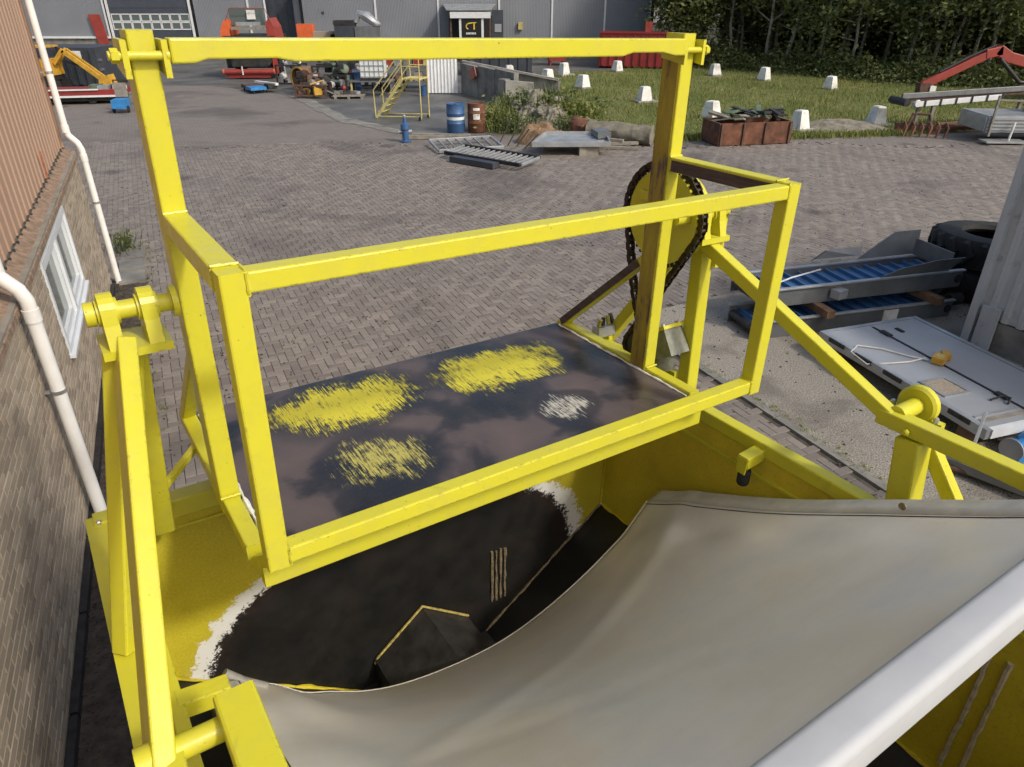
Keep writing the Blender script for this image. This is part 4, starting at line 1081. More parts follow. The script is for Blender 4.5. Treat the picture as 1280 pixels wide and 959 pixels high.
# pipe lying at the grass edge, crusted white, with a torn rusty mouth
pp = empty('culvert_pipe', (0, 0, 0), label='thick white crusted pipe lying at the grass edge with torn rusty mouth', cat='pipe')
rn = random.Random(5); m = MB(); n = 14; q_ = []
for j in range(n + 1):
    f = j / n; c_ = V(2.35, 22.9, .31).lerp(V(4.15, 22.1, .28), f)
    for k in range(20):
        a = 2 * math.pi * k / 20; r_ = (.34 - .04 * f) * (1 + rn.uniform(-.12, .12)); q_.append(c_ + V(.4 * math.cos(a) * r_, .91 * math.cos(a) * r_, math.sin(a) * r_ * .92))
m.add(q_, [(j * 20 + k, j * 20 + (k + 1) % 20, (j + 1) * 20 + (k + 1) % 20, (j + 1) * 20 + k) for j in range(n) for k in range(20)], True)
m.f.append(tuple(n * 20 + k for k in range(20))); m.sm.append(False); m.build('crust', 'rubble_grey', pp)
m = MB(); q_ = []
for j in range(4):
    f = j / 3; c_ = V(2.35, 22.92, .34).lerp(V(1.9, 23.15, .40), f)
    for k in range(18):
        a = 2 * math.pi * k / 18; r_ = .29 * (1 + rn.uniform(-.25, .25) * f); q_.append(c_ + V(.4 * math.cos(a) * r_ + rn.uniform(-.1, .1) * f, .91 * math.cos(a) * r_, math.sin(a) * r_ * .9))
m.add(q_, [(j * 18 + k, j * 18 + (k + 1) % 18, (j + 1) * 18 + (k + 1) % 18, (j + 1) * 18 + k) for j in range(3) for k in range(18)], True); mo = m.build('torn_mouth', 'rusty', pp)
sdm = mo.modifiers.new('t', 'SOLIDIFY'); sdm.thickness = .02
for i, (x, y, rz, l) in enumerate(((2.9, 21.5, -12, 1.5), (3.05, 21.75, 4, 1.3), (2.75, 21.95, -25, 1.1))):
    m = MB(); m.box((0, 0, .05 + .075 * i), (l, .16, .07)); o = m.build('plank', 'wood_grey'); o.location = (x, y, .012); o.rotation_euler = (0, 0, R(rz))
    tag(o, ['lowest weathered plank beside the steel tray', 'middle weathered plank of the three next to the steel tray', 'top weathered plank of the three next to the steel tray'][i], 'plank', 'planks by the tray')
def heap(name, cx, cy, rx, ry, h, mat, label, seed, rough=.25, cat='heap', n=34):
    rn = random.Random(seed); m = MB(); q_ = []; ph = [(rn.uniform(0, 6), rn.uniform(0, 6), rn.uniform(2, 9), rn.uniform(2, 9)) for _ in range(9)]
    for j in range(n + 1):
        for i in range(n + 1):
            u, v = -1 + 2 * i / n, -1 + 2 * j / n; d = min(1, u * u + v * v)
            b = (1 - d) ** .8
            z = h * b * (1 + rough * sum(math.sin(a * u + p1) * math.sin(b_ * v + p2) for p1, p2, a, b_ in ph) / 2.2) + rn.uniform(-.04, .04) * h * (b > 0)
            q_.append((cx + u * rx, cy + v * ry, max(z, -.02) if d < 1 else -.03))
    m.add(q_, [(j * (n + 1) + i, j * (n + 1) + i + 1, (j + 1) * (n + 1) + i + 1, (j + 1) * (n + 1) + i) for j in range(n) for i in range(n)])
    return tag(m.build(name, mat), label, cat)
heap('rubble_heap', .95, 26.6, 1.5, 2.3, .92, 'rubble_grey', 'weedy grey rubble heap behind the red drum', 4)
rn = random.Random(88)
for i in range(9):
    x, y = .95 + rn.gauss(0, .5), 26.2 + rn.gauss(0, .7); d_ = min(1, ((x - .95) / 1.5) ** 2 + ((y - 26.6) / 2.3) ** 2); s_ = rn.uniform(.10, .22)
    m = MB(); q_ = []
    for k in range(5):
        for j in range(8):
            th, ph = math.pi * (k + .5) / 5, 2 * math.pi * j / 8; r_ = s_ * rn.uniform(.75, 1.1); q_.append((r_ * math.sin(th) * math.cos(ph), r_ * math.sin(th) * math.sin(ph), r_ * .7 * math.cos(th)))
    m.add(q_, [(k * 8 + j, k * 8 + (j + 1) % 8, (k + 1) * 8 + (j + 1) % 8, (k + 1) * 8 + j) for k in range(4) for j in range(8)] + [tuple(range(8)), tuple(range(32, 40))])
    o = m.build('rubble_stone', rn.choice(['rubble_grey', 'concrete_dark', 'concrete'])); o.location = (x, y, .92 * max(0, 1 - d_) ** .8 * .95 + .02)
    tag(o, 'broken concrete lump lying on the weedy rubble heap', 'stone', 'lumps on the rubble heap')
heap('dirt_heap', .95, 22.6, .85, .7, .52, 'brown_dirt', 'small brown dirt heap behind the steel tray', 8)
heap('soil_heap', 10.9, 25.0, 1.7, .8, .26, 'rubble_grey', 'low grassy mound between the two slab pedestals', 9)
for i, (x, y, h_, n, sp) in enumerate(((-.55, 25.0, .75, 160, .35), (-.1, 24.3, .6, 120, .30), (2.0, 25.7, .9, 200, .4), (1.9, 24.4, .55, 110, .3), (.0, 27.4, .8, 120, .4), (2.4, 27.6, .7, 120, .4), (-.35, 26.2, .7, 120, .3), (.5, 25.1, .55, 160, .4), (1.3, 25.6, .5, 160, .4), (.9, 26.4, 1.15, 260, .55))):
    weed('weed_clump', (x, y, .01), h_, n, sp, 'leaf_light' if i % 2 else 'grass_blade', ['tall weeds right behind the red drum', 'weeds at the front left foot of the rubble heap', 'bushy weeds on the right flank of the rubble heap', 'weeds between the dirt heap and the culvert pipe', 'weeds on the back left of the rubble heap', 'weeds on the back right of the rubble heap', 'weeds on the left flank of the rubble heap', 'weeds on the front face of the rubble heap, left', 'weeds on the front face of the rubble heap, right', 'sparse weeds sprouting from the top of the rubble heap'][i], 'weeds round the rubble heap', i + 20)
# rusty box with scrap on top
rb = empty('rusty_bin', (7.1, 22.7, .012), R(12), 'open rusty steel bin heaped with dark scrap on the paving edge', 'bin')
for c_, s_ in (((0, -.55, .33), (2.35, .05, .62)), ((0, .55, .33), (2.35, .05, .62)), ((-1.15, 0, .33), (.05, 1.04, .62)), ((1.15, 0, .33), (.05, 1.04, .62)), ((0, 0, .03), (2.25, 1.04, .05))): pb('side', 'rusty', rb, c_, s_)
for x in (-1.1, -.4, .3, 1.1): pb('rib', 'rust_brown', rb, (x, -.60, .33), (.06, .05, .60))
rn = random.Random(2)
for i in range(26):
    x, y = rn.uniform(-.95, 1.0), rn.uniform(-.38, .4); mm = Matrix.Rotation(rn.uniform(-.25, .25), 3, 'X') @ Matrix.Rotation(rn.uniform(-.2, .2), 3, 'Y') @ Matrix.Rotation(rn.uniform(0, 3), 3, 'Z')
    m = MB(); m.box((x, y, .64 + rn.uniform(0, .16) + .1 * (x > -.4)), (rn.uniform(.3, .9), rn.uniform(.1, .4), rn.uniform(.02, .07)), m=mm); m.build('scrap_piece', rn.choice(['black_junk', 'wood_grey', 'black_junk', 'dull_green', 'rubble_grey']), rb)
# ------------------------------------------------------------------ back left: container, mini excavator, low trailer, cart
lc = empty('storage_container', (-22.3, 36.2, 0), 0, 'dark grey container behind the yellow mini excavator', 'container')
pb('body', 'anthracite', lc, (0, 1.2, .92), (6.2, 2.4, 1.62)); pb('base_frame', 'dark_steel', lc, (0, 1.2, .06), (6.2, 2.4, .12))
for i in range(16): pb('rib', 'anthracite', lc, (-2.95 + i * .39, -.03, .92), (.15, .06, 1.5))
pb('notice', 'white_paint', lc, (2.25, -.09, 1.45), (.42, .03, .30))
for x in (3.13,): 
    for z in (.4, .8, 1.2): pb('hinge', 'grey_steel', lc, (x, .2, z), (.06, .3, .1))
me_ = empty('mini_excavator', (-19.9, 34.2, .012), 0, 'yellow mini excavator with its boom lowered, before the dark container', 'excavator')
pb('body', 'amber', me_, (-1.0, .4, 1.05), (1.3, 1.1, .65)); pb('counterweight', 'dark_steel', me_, (-1.1, .4, .62), (1.4, 1.2, .2)); pb('track', 'rubber', me_, (-1.0, -.1, .27), (1.7, .32, .5)); pb('track', 'rubber', me_, (-1.0, .9, .27), (1.7, .32, .5)); pb('canopy', 'amber', me_, (-1.0, .4, 1.88), (1.35, 1.1, .07))
for x in (-1.6, -.4):
    for y in (-.1, .9): pb('canopy_post', 'dark_steel', me_, (x, y, 1.6), (.06, .06, .5))
for y in (.22, .52):
    m = MB(); m.bar((-.3, y, 1.2), (.25, y, 1.75), .09, .18, c=.01); m.bar((.22, y, 1.72), (1.75, y, .48), .09, .20, c=.01); m.build('boom_plate', 'amber', me_)
m = MB(); m.cyl((.1, .37, 1.3), (1.1, .37, 1.0), .05, 10); m.build('boom_cylinder', 'dark_steel', me_)
m = MB(); m.prism([(1.55, .1, .55), (2.0, .1, .75), (2.1, .1, .35), (1.75, .1, .12), (1.5, .1, .25)], (0, .55, 0)); m.build('bucket', 'amber', me_)
lt = empty('low_trailer', (-17.4, 30.9, .008), R(12), 'low dark red flatbed trailer with white edge near the pink building', 'trailer')
pb('bed', 'skip_red', lt, (0, .5, .42), (3.2, 1.4, .22)); pb('edge_strip', 'trim_white', lt, (0, -.23, .30), (3.2, .05, .07)); pb('edge_strip', 'trim_white', lt, (-.4, -.23, .55), (2.3, .05, .05)); pb('chassis', 'black_junk', lt, (0, .5, .18), (3.0, 1.2, .14))
for x in (-.9, .4):
    for y in (-.05, 1.05):
        m = MB(); m.lathe((x, y - .06, .17), [(.06, 0), (.165, .01), (.165, .11), (.06, .12)], 18, (0, 1, 0)); m.build('wheel', 'tyre_rubber', lt)
for i, (x, y, w_) in enumerate(((.9, .1, .4), (1.25, .4, .3), (1.5, .05, .35), (.5, .5, .5))): pb('scrap_load', ['galvanised', 'rubble_grey', 'white_paint', 'dull_green'][i], lt, (x, y, .60), (w_, .4, .14), rz=i * .5)
bc = empty('hand_cart', (-14.75, 28.7, .0), R(10), 'small bright blue hand cart parked before the low trailer', 'cart')
pb('tray', 'blue_bright', bc, (0, 0, .32), (.46, .70, .30)); 
for x in (-.2, .2): pb('handle_post', 'dark_steel', bc, (x, .38, .62), (.04, .04, .9))
pb('handle_bar', 'dark_steel', bc, (0, .38, 1.09), (.44, .04, .04)); pb('back_board', 'wood_grey', bc, (0, .36, .75), (.45, .03, .5))
for x in (-.26, .26):
    m = MB(); m.lathe((x - .03, -.1, .12), [(.03, 0), (.12, .005), (.12, .055), (.03, .06)], 16, (1, 0, 0)); m.build('wheel', 'rubber', bc)

# ------------------------------------------------------------------ red farm machine
rmn = empty('red_farm_machine', (-13.4, 40.4, .004), R(3), 'tall red and orange farm machine seen from behind, with red roller bumper', 'farm machine')
pb('hull', 'black_junk', rmn, (0, 1.2, 1.25), (2.6, 2.6, 1.5)); pb('hood', 'anthracite', rmn, (0, -.12, 1.75), (2.2, .1, .5))
m = MB(); m.prism([(-1.1, -.2, .85), (1.1, -.2, .85), (.9, -.55, .60), (-.9, -.55, .60)], (0, 0, .5)); m.build('rear_flap', 'black_junk', rmn)
m = MB(); m.prism([(-1.05, -.22, 1.05), (.95, -.22, 1.05), (.85, -.22, 1.5), (-.95, -.22, 1.5)], (0, .08, 0)); m.build('grey_flap', 'grey_steel', rmn)
m = MB(); m.cyl((-1.38, -.45, .36), (1.15, -.45, .36), .13, 20); m.build('roller_bumper', 'red_paint', rmn)
for x in (-1.40, 1.16): 
    m = MB(); m.lathe((x, -.45, .36), [(.135, -.03), (.135, .03)], 18, (1, 0, 0)); m.build('roller_cap', 'orange_paint', rmn)
pb('bumper_strap', 'white_paint', rmn, (-.42, -.60, .42), (.06, .03, .4))
pb('lower_beam', 'skip_red', rmn, (-.2, -.3, .15), (2.2, .3, .16))
m = MB(); m.prism([(-1.45, -.1, 1.6), (-.95, -.1, 1.6), (-.8, -.1, 2.7), (-1.05, -.1, 2.75), (-1.3, -.1, 2.4)], (0, 1.6, 0)); m.build('side_panel', 'orange_paint', rmn)
m = MB(); m.prism([(.95, -.1, 1.6), (1.45, -.1, 1.6), (1.35, -.1, 2.4), (1.15, -.1, 2.8), (.95, -.1, 2.6)], (0, 1.6, 0)); m.build('side_panel', 'red_paint', rmn)
pb('side_post', 'red_paint', rmn, (1.2, -.2, 1.0), (.22, .2, 1.5)); pb('beam', 'wood_grey', rmn, (.1, -.15, 2.35), (1.7, .14, .14)); pb('beam', 'galvanised', rmn, (.1, -.1, 2.55), (1.2, .1, .16)); pb('cab_glass', 'window_glass', rmn, (.0, .2, 2.85), (1.7, .06, .75)); pb('notice_board', 'white_paint', rmn, (.25, .1, 2.95), (.42, .04, .42))
m = MB(); m.path([(-1.0, -.1, 2.7), (-.7, -.1, 3.25), (1.0, -.1, 3.25), (1.2, -.1, 2.75)], .02, 6); m.build('guard_rail', 'red_paint', rmn)
pb('exhaust', 'trim_white', rmn, (1.55, -.2, 1.25), (.24, .24, .5)); m = MB(); m.cyl((1.62, -.3, 1.0), (1.66, -.3, .05), .05, 10); m.build('jack_leg', 'galvanised', rmn)
for x in (-1.0, 1.0):
    m = MB(); m.lathe((x - .2, 1.3, .55), [(.2, 0), (.55, .03), (.55, .37), (.2, .4)], 24, (1, 0, 0)); m.build('wheel', 'tyre_rubber', rmn)
dl = empty('pallet_dolly', (-11.65, 34.9, .004), R(-55), 'low blue and dark pallet dolly in front of the red farm machine', 'dolly')
pb('deck', 'rust_brown', dl, (-.45, 0, .2), (.8, .75, .14)); pb('deck', 'blue_bright', dl, (.45, -.1, .2), (.75, .7, .12)); pb('crossbeam', 'white_paint', dl, (.1, .5, .34), (1.6, .16, .1), rz=.3); pb('block', 'black_junk', dl, (.5, .55, .24), (.6, .4, .2))
for x in (-.7, .1, .7):
    for y in (-.3, .3):
        m = MB(); m.lathe((x, y - .025, .065), [(.02, 0), (.065, .003), (.065, .047), (.02, .05)], 12, (0, 1, 0)); m.build('castor', 'rubber', dl)
# big ring
rg_ = empty('steel_ring', (-9.75, 35.3, .004), R(-35), 'big yellow-rimmed cylinder lying beside the scrap machinery', 'cylinder')
m = MB(); m.lathe((0, 0, .50), [(.50, -.7), (.50, 0), (.43, 0), (.43, -.68)], 28, (0, -1, 0)); m.build('shell', 'wood_brown', rg_)
m = MB(); m.lathe((0, 0, .50), [(.44, 0), (.505, 0), (.505, .03), (.44, .03), (.44, 0)], 28, (0, -1, 0), cap=False); m.build('rim', 'amber', rg_)

def scrap(name, loc, size, n, seed, mats, label, cat='machinery'):
    rn = random.Random(seed); e = empty(name, loc, rn.uniform(-.4, .4), label, cat); L, W, H = size
    for x in (-L / 2, L / 2):
        for y in (-W / 2, W / 2): pb('leg', mats[0], e, (x, y, H * .35), (.07, .07, H * .7))
    for y in (-W / 2, W / 2):
        for z in (.12, H * .7): pb('beam', mats[0], e, (0, y, z), (L + .07, .06, .07))
    for i in range(n):
        x, y, z = rn.uniform(-L / 2, L / 2), rn.uniform(-W / 2, W / 2), rn.uniform(.15, H); k = rn.random()
        mt = rn.choice(mats)
        if k < .4:
            m = MB(); m.lathe((x, y, z), [(.04, -.12), (rn.uniform(.08, .18), -.1), (rn.uniform(.08, .2), .1), (.04, .14)], 14, (rn.uniform(-1, 1), rn.uniform(-1, 1), .2)); m.build('pulley', mt, e)
        elif k < .75:
            m = MB(); m.box((x, y, z), (rn.uniform(.1, .5), rn.uniform(.1, .3), rn.uniform(.08, .3)), rn.uniform(0, 3)); m.build('casing', mt, e)
        else:
            m = MB(); p = V(x, y, z); m.cyl(p, p + V(rn.uniform(-.6, .6), rn.uniform(-.4, .4), rn.uniform(-.2, .4)), .025, 8); m.build('rod', mt, e)
    return e
scrap('scrap_machine', (-8.5, 32.9, .004), (1.3, .9, .75), 16, 11, ['rust_brown', 'black_junk', 'galvanised', 'rubble_grey', 'amber'], 'brown rusty scrap machine nearest the yellow-rimmed cylinder')
scrap('scrap_machine', (-8.2, 35.3, .004), (1.5, .9, 1.5), 20, 12, ['black_junk', 'dull_green', 'grey_steel', 'dark_steel', 'white_paint'], 'dark tall machine frame behind the brown scrap machine')
scrap('scrap_machine', (-7.35, 33.2, .004), (.8, .8, 1.25), 12, 13, ['dark_steel', 'dull_green', 'galvanised', 'black_junk', 'red_paint'], 'narrow greenish machine frame just left of the blue barrel')
scrap('scrap_machine', (-9.0, 34.0, .004), (.9, .8, .9), 16, 41, ['black_junk', 'rust_brown', 'dark_steel', 'grey_steel', 'black_junk'], 'squat black scrap machine touching the yellow-rimmed cylinder')
scrap('scrap_machine', (-6.6, 35.6, .004), (1.6, .9, 1.7), 22, 42, ['black_junk', 'dark_steel', 'grey_steel', 'rust_brown', 'white_paint'], 'tall dark machine frame behind the blue scrap drum')
scrap('scrap_machine', (-5.6, 34.9, .004), (1.2, .7, .8), 14, 43, ['dark_steel', 'black_junk', 'rust_brown', 'galvanised', 'black_junk'], 'low dark machine between the caged tank and the rack')
scrap('scrap_machine', (-10.6, 37.4, .004), (1.2, .9, 1.3), 16, 44, ['black_junk', 'dark_steel', 'grey_steel', 'white_paint', 'rust_brown'], 'dark machine frame right of the red farm machine')
pl_ = empty('scrap_pallet', (-6.95, 32.7, .004), R(5), 'flat pallet of pale scrap before the blue barrel', 'pallet')
pb('deck', 'wood_grey', pl_, (0, 0, .12), (1.3, .7, .06)); 
for x in (-.55, 0, .55): pb('bearer', 'wood_grey', pl_, (x, 0, .045), (.1, .7, .09))
for i in range(6): pb('scrap_piece', ['rubble_grey', 'galvanised', 'black_junk'][i % 3], pl_, (-.5 + .2 * i, .1 * (i % 2), .22), (.22, .3, .12), rz=i)
drum('oil_drum', (-7.0, 34.3, .004), 'blue_paint', 'blue drum among the scrap left of the white liquid tank')
tl = empty('trestle_table', (-6.05, 33.4, .004), 0, 'grey steel trestle carrying the caged white tank', 'trestle')
pb('top', 'grey_steel', tl, (0, 0, .62), (1.9, .8, .06))
for x in (-.85, .85):
    for y in (-.3, .3): pb('leg', 'ladder_yellow' if x < 0 else 'grey_steel', tl, (x, y, .295), (.07, .07, .59))
ib = empty('liquid_tank', (-5.95, 33.4, .655), 0, 'white caged liquid tank standing on the grey trestle', 'tank')
pb('pallet', 'dark_steel', ib, (0, 0, .05), (1.05, .78, .10)); pb('tank', 'ibc_white', ib, (0, 0, .60), (1.0, .74, .98))
me1 = MB(); me1.box((0, 0, .60), (.022, .80, 1.0)); me1 = None
for i in range(6):
    for y in (-.385, .385): pb('cage_bar', 'zinc', ib, (-.5 + i * .2, y, .60), (.02, .02, 1.0))
for i in range(5):
    for y in (-.40, .40): pb('cage_bar', 'zinc', ib, (0, y, .16 + i * .22), (1.04, .02, .02))
rk = empty('storage_rack', (-5.0, 36.2, .004), 0, 'grey storage rack with goods behind the yellow steps', 'rack')
for x in (-1.4, 0, 1.4):
    for y in (-.3, .3): pb('upright', 'grey_steel', rk, (x, y, .95), (.06, .06, 1.9))
for z in (.3, .95, 1.6): pb('shelf', 'grey_steel', rk, (0, 0, z), (2.86, .66, .05))
rn = random.Random(3)
for z in (.33, .98, 1.63):
    for i in range(6): h_ = rn.uniform(.15, .4); pb('stored_box', rn.choice(['yellow_old', 'rubble_grey', 'black_junk', 'cork', 'red_paint', 'galvanised']), rk, (-1.15 + i * .45, 0, z + h_ / 2), (.36, .45, h_))
ld = empty('mobile_steps', (-4.05, 27.3, .004), R(-17), 'yellow mobile access steps with railings near the concrete bay', 'steps')
for y in (-.35, .35):
    m = MB(); m.bar((-.75, y, .03), (.35, y, 1.35), .03, .10, c=.004); m.build('stringer', 'ladder_yellow', ld)
    m = MB(); m.path([(-.78, y, .03), (-.80, y, .95), (.30, y, 2.15), (1.0, y, 2.15), (1.0, y, .05)], .022, 8); m.build('handrail', 'ladder_yellow', ld)
    m = MB(); m.path([(-.55, y, .75), (.33, y, 1.75), (1.0, y, 1.75)], .018, 8); m.path([(.35, y, 1.33), (.33, y, 2.15)], .018, 8); m.path([(-.7, y, .08), (1.0, y, .12)], .02, 8); m.build('mid_rail', 'ladder_yellow', ld)
for i in range(6): pb('tread', 'ladder_yellow', ld, (-.60 + i * .18, 0, .24 + i * .216), (.18, .68, .03))
pb('platform', 'ladder_yellow', ld, (.68, 0, 1.36), (.68, .70, .04))
for x, y in ((.95, -.38), (.95, .38)):
    m = MB(); m.lathe((x - .03, y, .07), [(.02, 0), (.07, .005), (.07, .05), (.02, .055)], 12, (1, 0, 0)); m.build('castor', 'rubber', ld)
gbn = empty('grey_bin_trailer', (-8.8, 45.5, .004), 0, 'grey bins with crumpled sheet on top before the warehouse wall', 'bins')
pb('bin', 'anthracite', gbn, (-.7, 0, 1.15), (1.1, .9, 2.3)); pb('bin', 'grey_steel', gbn, (.55, 0, 1.1), (1.3, .9, 2.2)); pb('lid', 'black_junk', gbn, (-.7, 0, 2.42), (1.15, .95, .22))
m = MB(); m.path([(-.1, 0, 2.4), (.1, .1, 2.85), (.6, 0, 2.7), (1.1, -.1, 2.35), (1.3, 0, 2.3)], [.15, .22, .28, .2, .1], 8); m.build('crumpled_sheet', 'galvanised', gbn)
orc = empty('orange_crate', (-11.6, 46.0, .004), 0, 'stack with orange crate beside the warehouse opening', 'crate')
pb('crate', 'orange_paint', orc, (-.3, 0, 1.95), (.9, .6, .75)); pb('stand', 'grey_steel', orc, (.2, 0, .78), (2.0, .8, 1.56)); pb('load', 'cork', orc, (.7, 0, 1.75), (1.2, .5, .38)); pb('load', 'black_junk', orc, (1.6, 0, 1.3), (.9, .5, .9 * 2 - .8))
bk = MB(); bk.lathe((0, 0, 0), [(.0, 0), (.14, 0), (.19, .42), (.20, .44), (.185, .44), (.14, .03), (0, .03)], 20, cap=False); o = bk.build('blue_bucket', 'blue_paint'); o.location = (-3.85, 33.3, .006); tag(o, 'blue bucket at the foot of the white corrugated sheet', 'bucket')
pu = empty('pump', (-3.24, 22.7, .0), 0, 'small blue hand pump standing alone on the paving', 'pump')
m = MB(); m.lathe((0, 0, 0), [(.16, 0), (.17, .04), (.10, .06), (.11, .35), (.14, .38), (.13, .52), (.06, .56), (.05, .70), (0, .70)], 18); m.build('body', 'blue_paint', pu)
m = MB(); m.cyl((-.2, 0, .30), (.2, .05, .30), .06, 12); m.lathe((0, 0, .70), [(.05, 0), (.06, .05), (.03, .09)], 12); m.build('fitting', 'galvanised', pu)
for i, (y, l) in enumerate(((23.6, 2.1), (23.35, 1.9))):
    m = MB(); m.box((0, 0, .05), (l, .14, .10)); o = m.build('timber', 'wood_grey'); o.location = (-2.35 + .1 * i, y - .15, .012); o.rotation_euler = (0, 0, R(-3 + 5 * i))
    tag(o, ['back timber of the pair lying left of the blue drum', 'front timber of the pair lying left of the blue drum'][i], 'timber')

# ------------------------------------------------------------------ right back: red excavator arm, beams, plough, trailer
ex = empty('red_excavator', (21.6, 31.6, .01), 0, 'weathered red excavator reaching its long arm over the steel beams', 'excavator')
A_ = [V(-4.78, .0, .62), V(-3.9, .0, 1.1), V(-2.7, 0, 1.72), V(-2.15, .0, 1.92)]
m = MB(); m.bar(A_[0], A_[3], .22, .30, c=.02); m.build('dipper_arm', 'red_paint', ex)
m = MB(); m.bar(V(-2.55, 0, 1.78), V(-1.95, 0, 1.92), .26, .36, c=.03); m.bar(V(-2.1, 0, 1.95), V(-1.5, 0, 1.62), .26, .40, c=.03); m.bar(V(-1.55, 0, 1.66), V(1.8, .1, .9), .26, .40, c=.03); m.build('boom', 'red_paint', ex)
m = MB(); m.cyl(V(-4.2, 0, 1.12), V(-3.1, 0, 1.72), .06, 10); m.cyl(V(-3.1, 0, 1.72), V(-2.2, 0, 2.12), .04, 10); m.build('arm_cylinder', 'dark_steel', ex)
m = MB(); m.cyl(V(-1.95, -.1, 1.62), V(-.9, -.1, .75), .08, 10); m.cyl(V(-.9, -.1, .75), V(.8, -.1, .6), .08, 10); m.build('boom_cylinder', 'dark_steel', ex)
m = MB(); m.prism([(-4.95, -.2, .72), (-4.5, -.2, .72), (-4.55, -.2, .32), (-4.9, -.2, .28)], (0, .4, 0)); m.build('bucket_link', 'rust_brown', ex); pb('pin_block', 'white_paint', ex, (-4.42, -.1, .48), (.24, .3, .26))
pb('upper_body', 'red_paint', ex, (2.6, .2, 1.3), (2.4, 2.0, 1.2)); pb('cab', 'dark_steel', ex, (1.9, -.5, 2.0), (1.1, .9, 1.6)); pb('track', 'rubber', ex, (2.4, -.8, .4), (3.2, .5, .8)); pb('track', 'rubber', ex, (2.4, 1.2, .4), (3.2, .5, .8)); pb('turntable', 'dark_steel', ex, (2.4, .2, .6), (1.2, 1.2, .3))
bm_ = empty('conveyor_boom', (14.9, 25.3, .01), R(9), 'long pale steel conveyor boom lying on trestles beneath the excavator arm', 'conveyor')
m = MB(); m.bar((-2.2, 0, 1.02), (3.2, 0, 1.22), .10, .16, c=.01); m.build('top_rail', 'grey_steel', bm_); m = MB(); m.bar((-2.0, -.35, .80), (1.2, -.35, .98), .08, .16, c=.01); m.build('side_rail', 'trim_white', bm_)
m = MB(); m.bar((-2.2, .25, .86), (3.2, .25, 1.06), .5, .06, c=.01); m.build('belt', 'rust_brown', bm_)
m = MB(); m.cyl((-2.2, -.35, .86), (-2.2, .5, .86), .12, 14); m.build('end_drum', 'dark_steel', bm_)
m = MB(); m.lathe((-1.9, -.41, .84), [(.1, 0), (.12, .03), (.1, .06)], 14, (0, -1, 0)); m.build('hub', 'trim_white', bm_)
for i in range(6): 
    m = MB(); m.box((-1.6 + .55 * i, -.40, .82 + .031 * i), (.05, .04, .22)); m.build('bracket', 'dark_steel', bm_)
for x in (-1.2, 2.6):
    for y in (-.3, .4): pb('trestle_leg', 'wood_grey', bm_, (x, y, .40), (.1, .1, .8))
pw = empty('plough_frame', (12.95, 23.85, .0), R(-12), 'dark red rusty plough frame on the paving under the conveyor boom', 'plough')
for y in (-.3, .3): 
    m = MB(); m.bar((-.65, y, .28), (.65, y, .22), .08, .10, c=.008); m.build('beam', 'rust_brown', pw)
for i in range(6):
    x = -.6 + .24 * i; m = MB(); m.path([(x, -.3, .3), (x + .05, -.35, .45), (x + .12, -.42, .30), (x + .05, -.45, .02)], .035, 8); m.build('tine', 'rusty', pw)
m = MB(); m.path([(-.35, 0, .25), (-.25, .1, .62), (.25, .1, .62), (.35, 0, .25)], .045, 8); m.build('headstock', 'rust_brown', pw)
for x in (-.5, .55):
    m = MB(); m.lathe((x, .25, .14), [(.04, 0), (.14, .01), (.14, .07), (.04, .08)], 16, (0, 1, 0)); m.build('wheel', 'rusty', pw)
for i in range(3):
    m = MB(); m.bar((13.9 + .05 * i, 24.3 + .22 * i, .14 + .02 * i), (15.9, 24.6 + .22 * i, .16 + .05 * i), .12, .10, c=.01); tag(m.build('rusty_beam', ['rusty', 'rust_brown', 'wood_brown'][i]), ['front rusty beam lying between plough and grey trailer', 'middle rusty beam lying between plough and grey trailer', 'back rusty beam lying between plough and grey trailer'][i], 'beam', 'rusty beams by the plough')
gt = empty('grey_trailer', (15.4, 23.3, .0), R(-3), 'grey flatbed trailer with side gate posts at the right edge', 'trailer')
pb('side_board', 'grey_panel', gt, (.6, -.8, .52), (3.4, .05, .42)); pb('bed', 'galvanised', gt, (.6, 0, .74), (3.4, 1.6, .06)); pb('end_board', 'galvanised', gt, (-1.12, 0, .52), (.05, 1.55, .40)); pb('chassis', 'black_junk', gt, (.8, 0, .32), (2.8, 1.2, .14))
for i in range(4): pb('board_groove', 'grey_steel', gt, (.6, -.83, .36 + i * .10), (3.4, .02, .03))
for x, lean in ((-1.0, .0), (.55, .18)):
    m = MB(); m.bar((x, -.86, .20), (x + lean, -.86, 1.35), .06, .06, c=.006); m.build('stake', 'wood_grey', gt)
m = MB(); m.bar((-1.0, -.82, 1.22), (1.6, -.5, 1.12), .05, .05, c=.006); m.build('gate_rail', 'wood_grey', gt); pb('toolbox', 'anthracite', gt, (1.2, .2, 1.0), (1.2, .6, .45)); pb('ramp', 'galvanised', gt, (-.6, -1.0, .09), (1.2, .5, .05)); m = MB(); m.cyl((-.45, -1.0, .11), (-.40, -.98, .62), .035, 8); m.build('prop_stand', 'white_paint', gt)
for x in (.6, 1.5):
    m = MB(); m.lathe((x, -.65, .21), [(.08, 0), (.21, .02), (.21, .14), (.08, .16)], 18, (0, 1, 0)); m.build('wheel', 'tyre_rubber', gt)

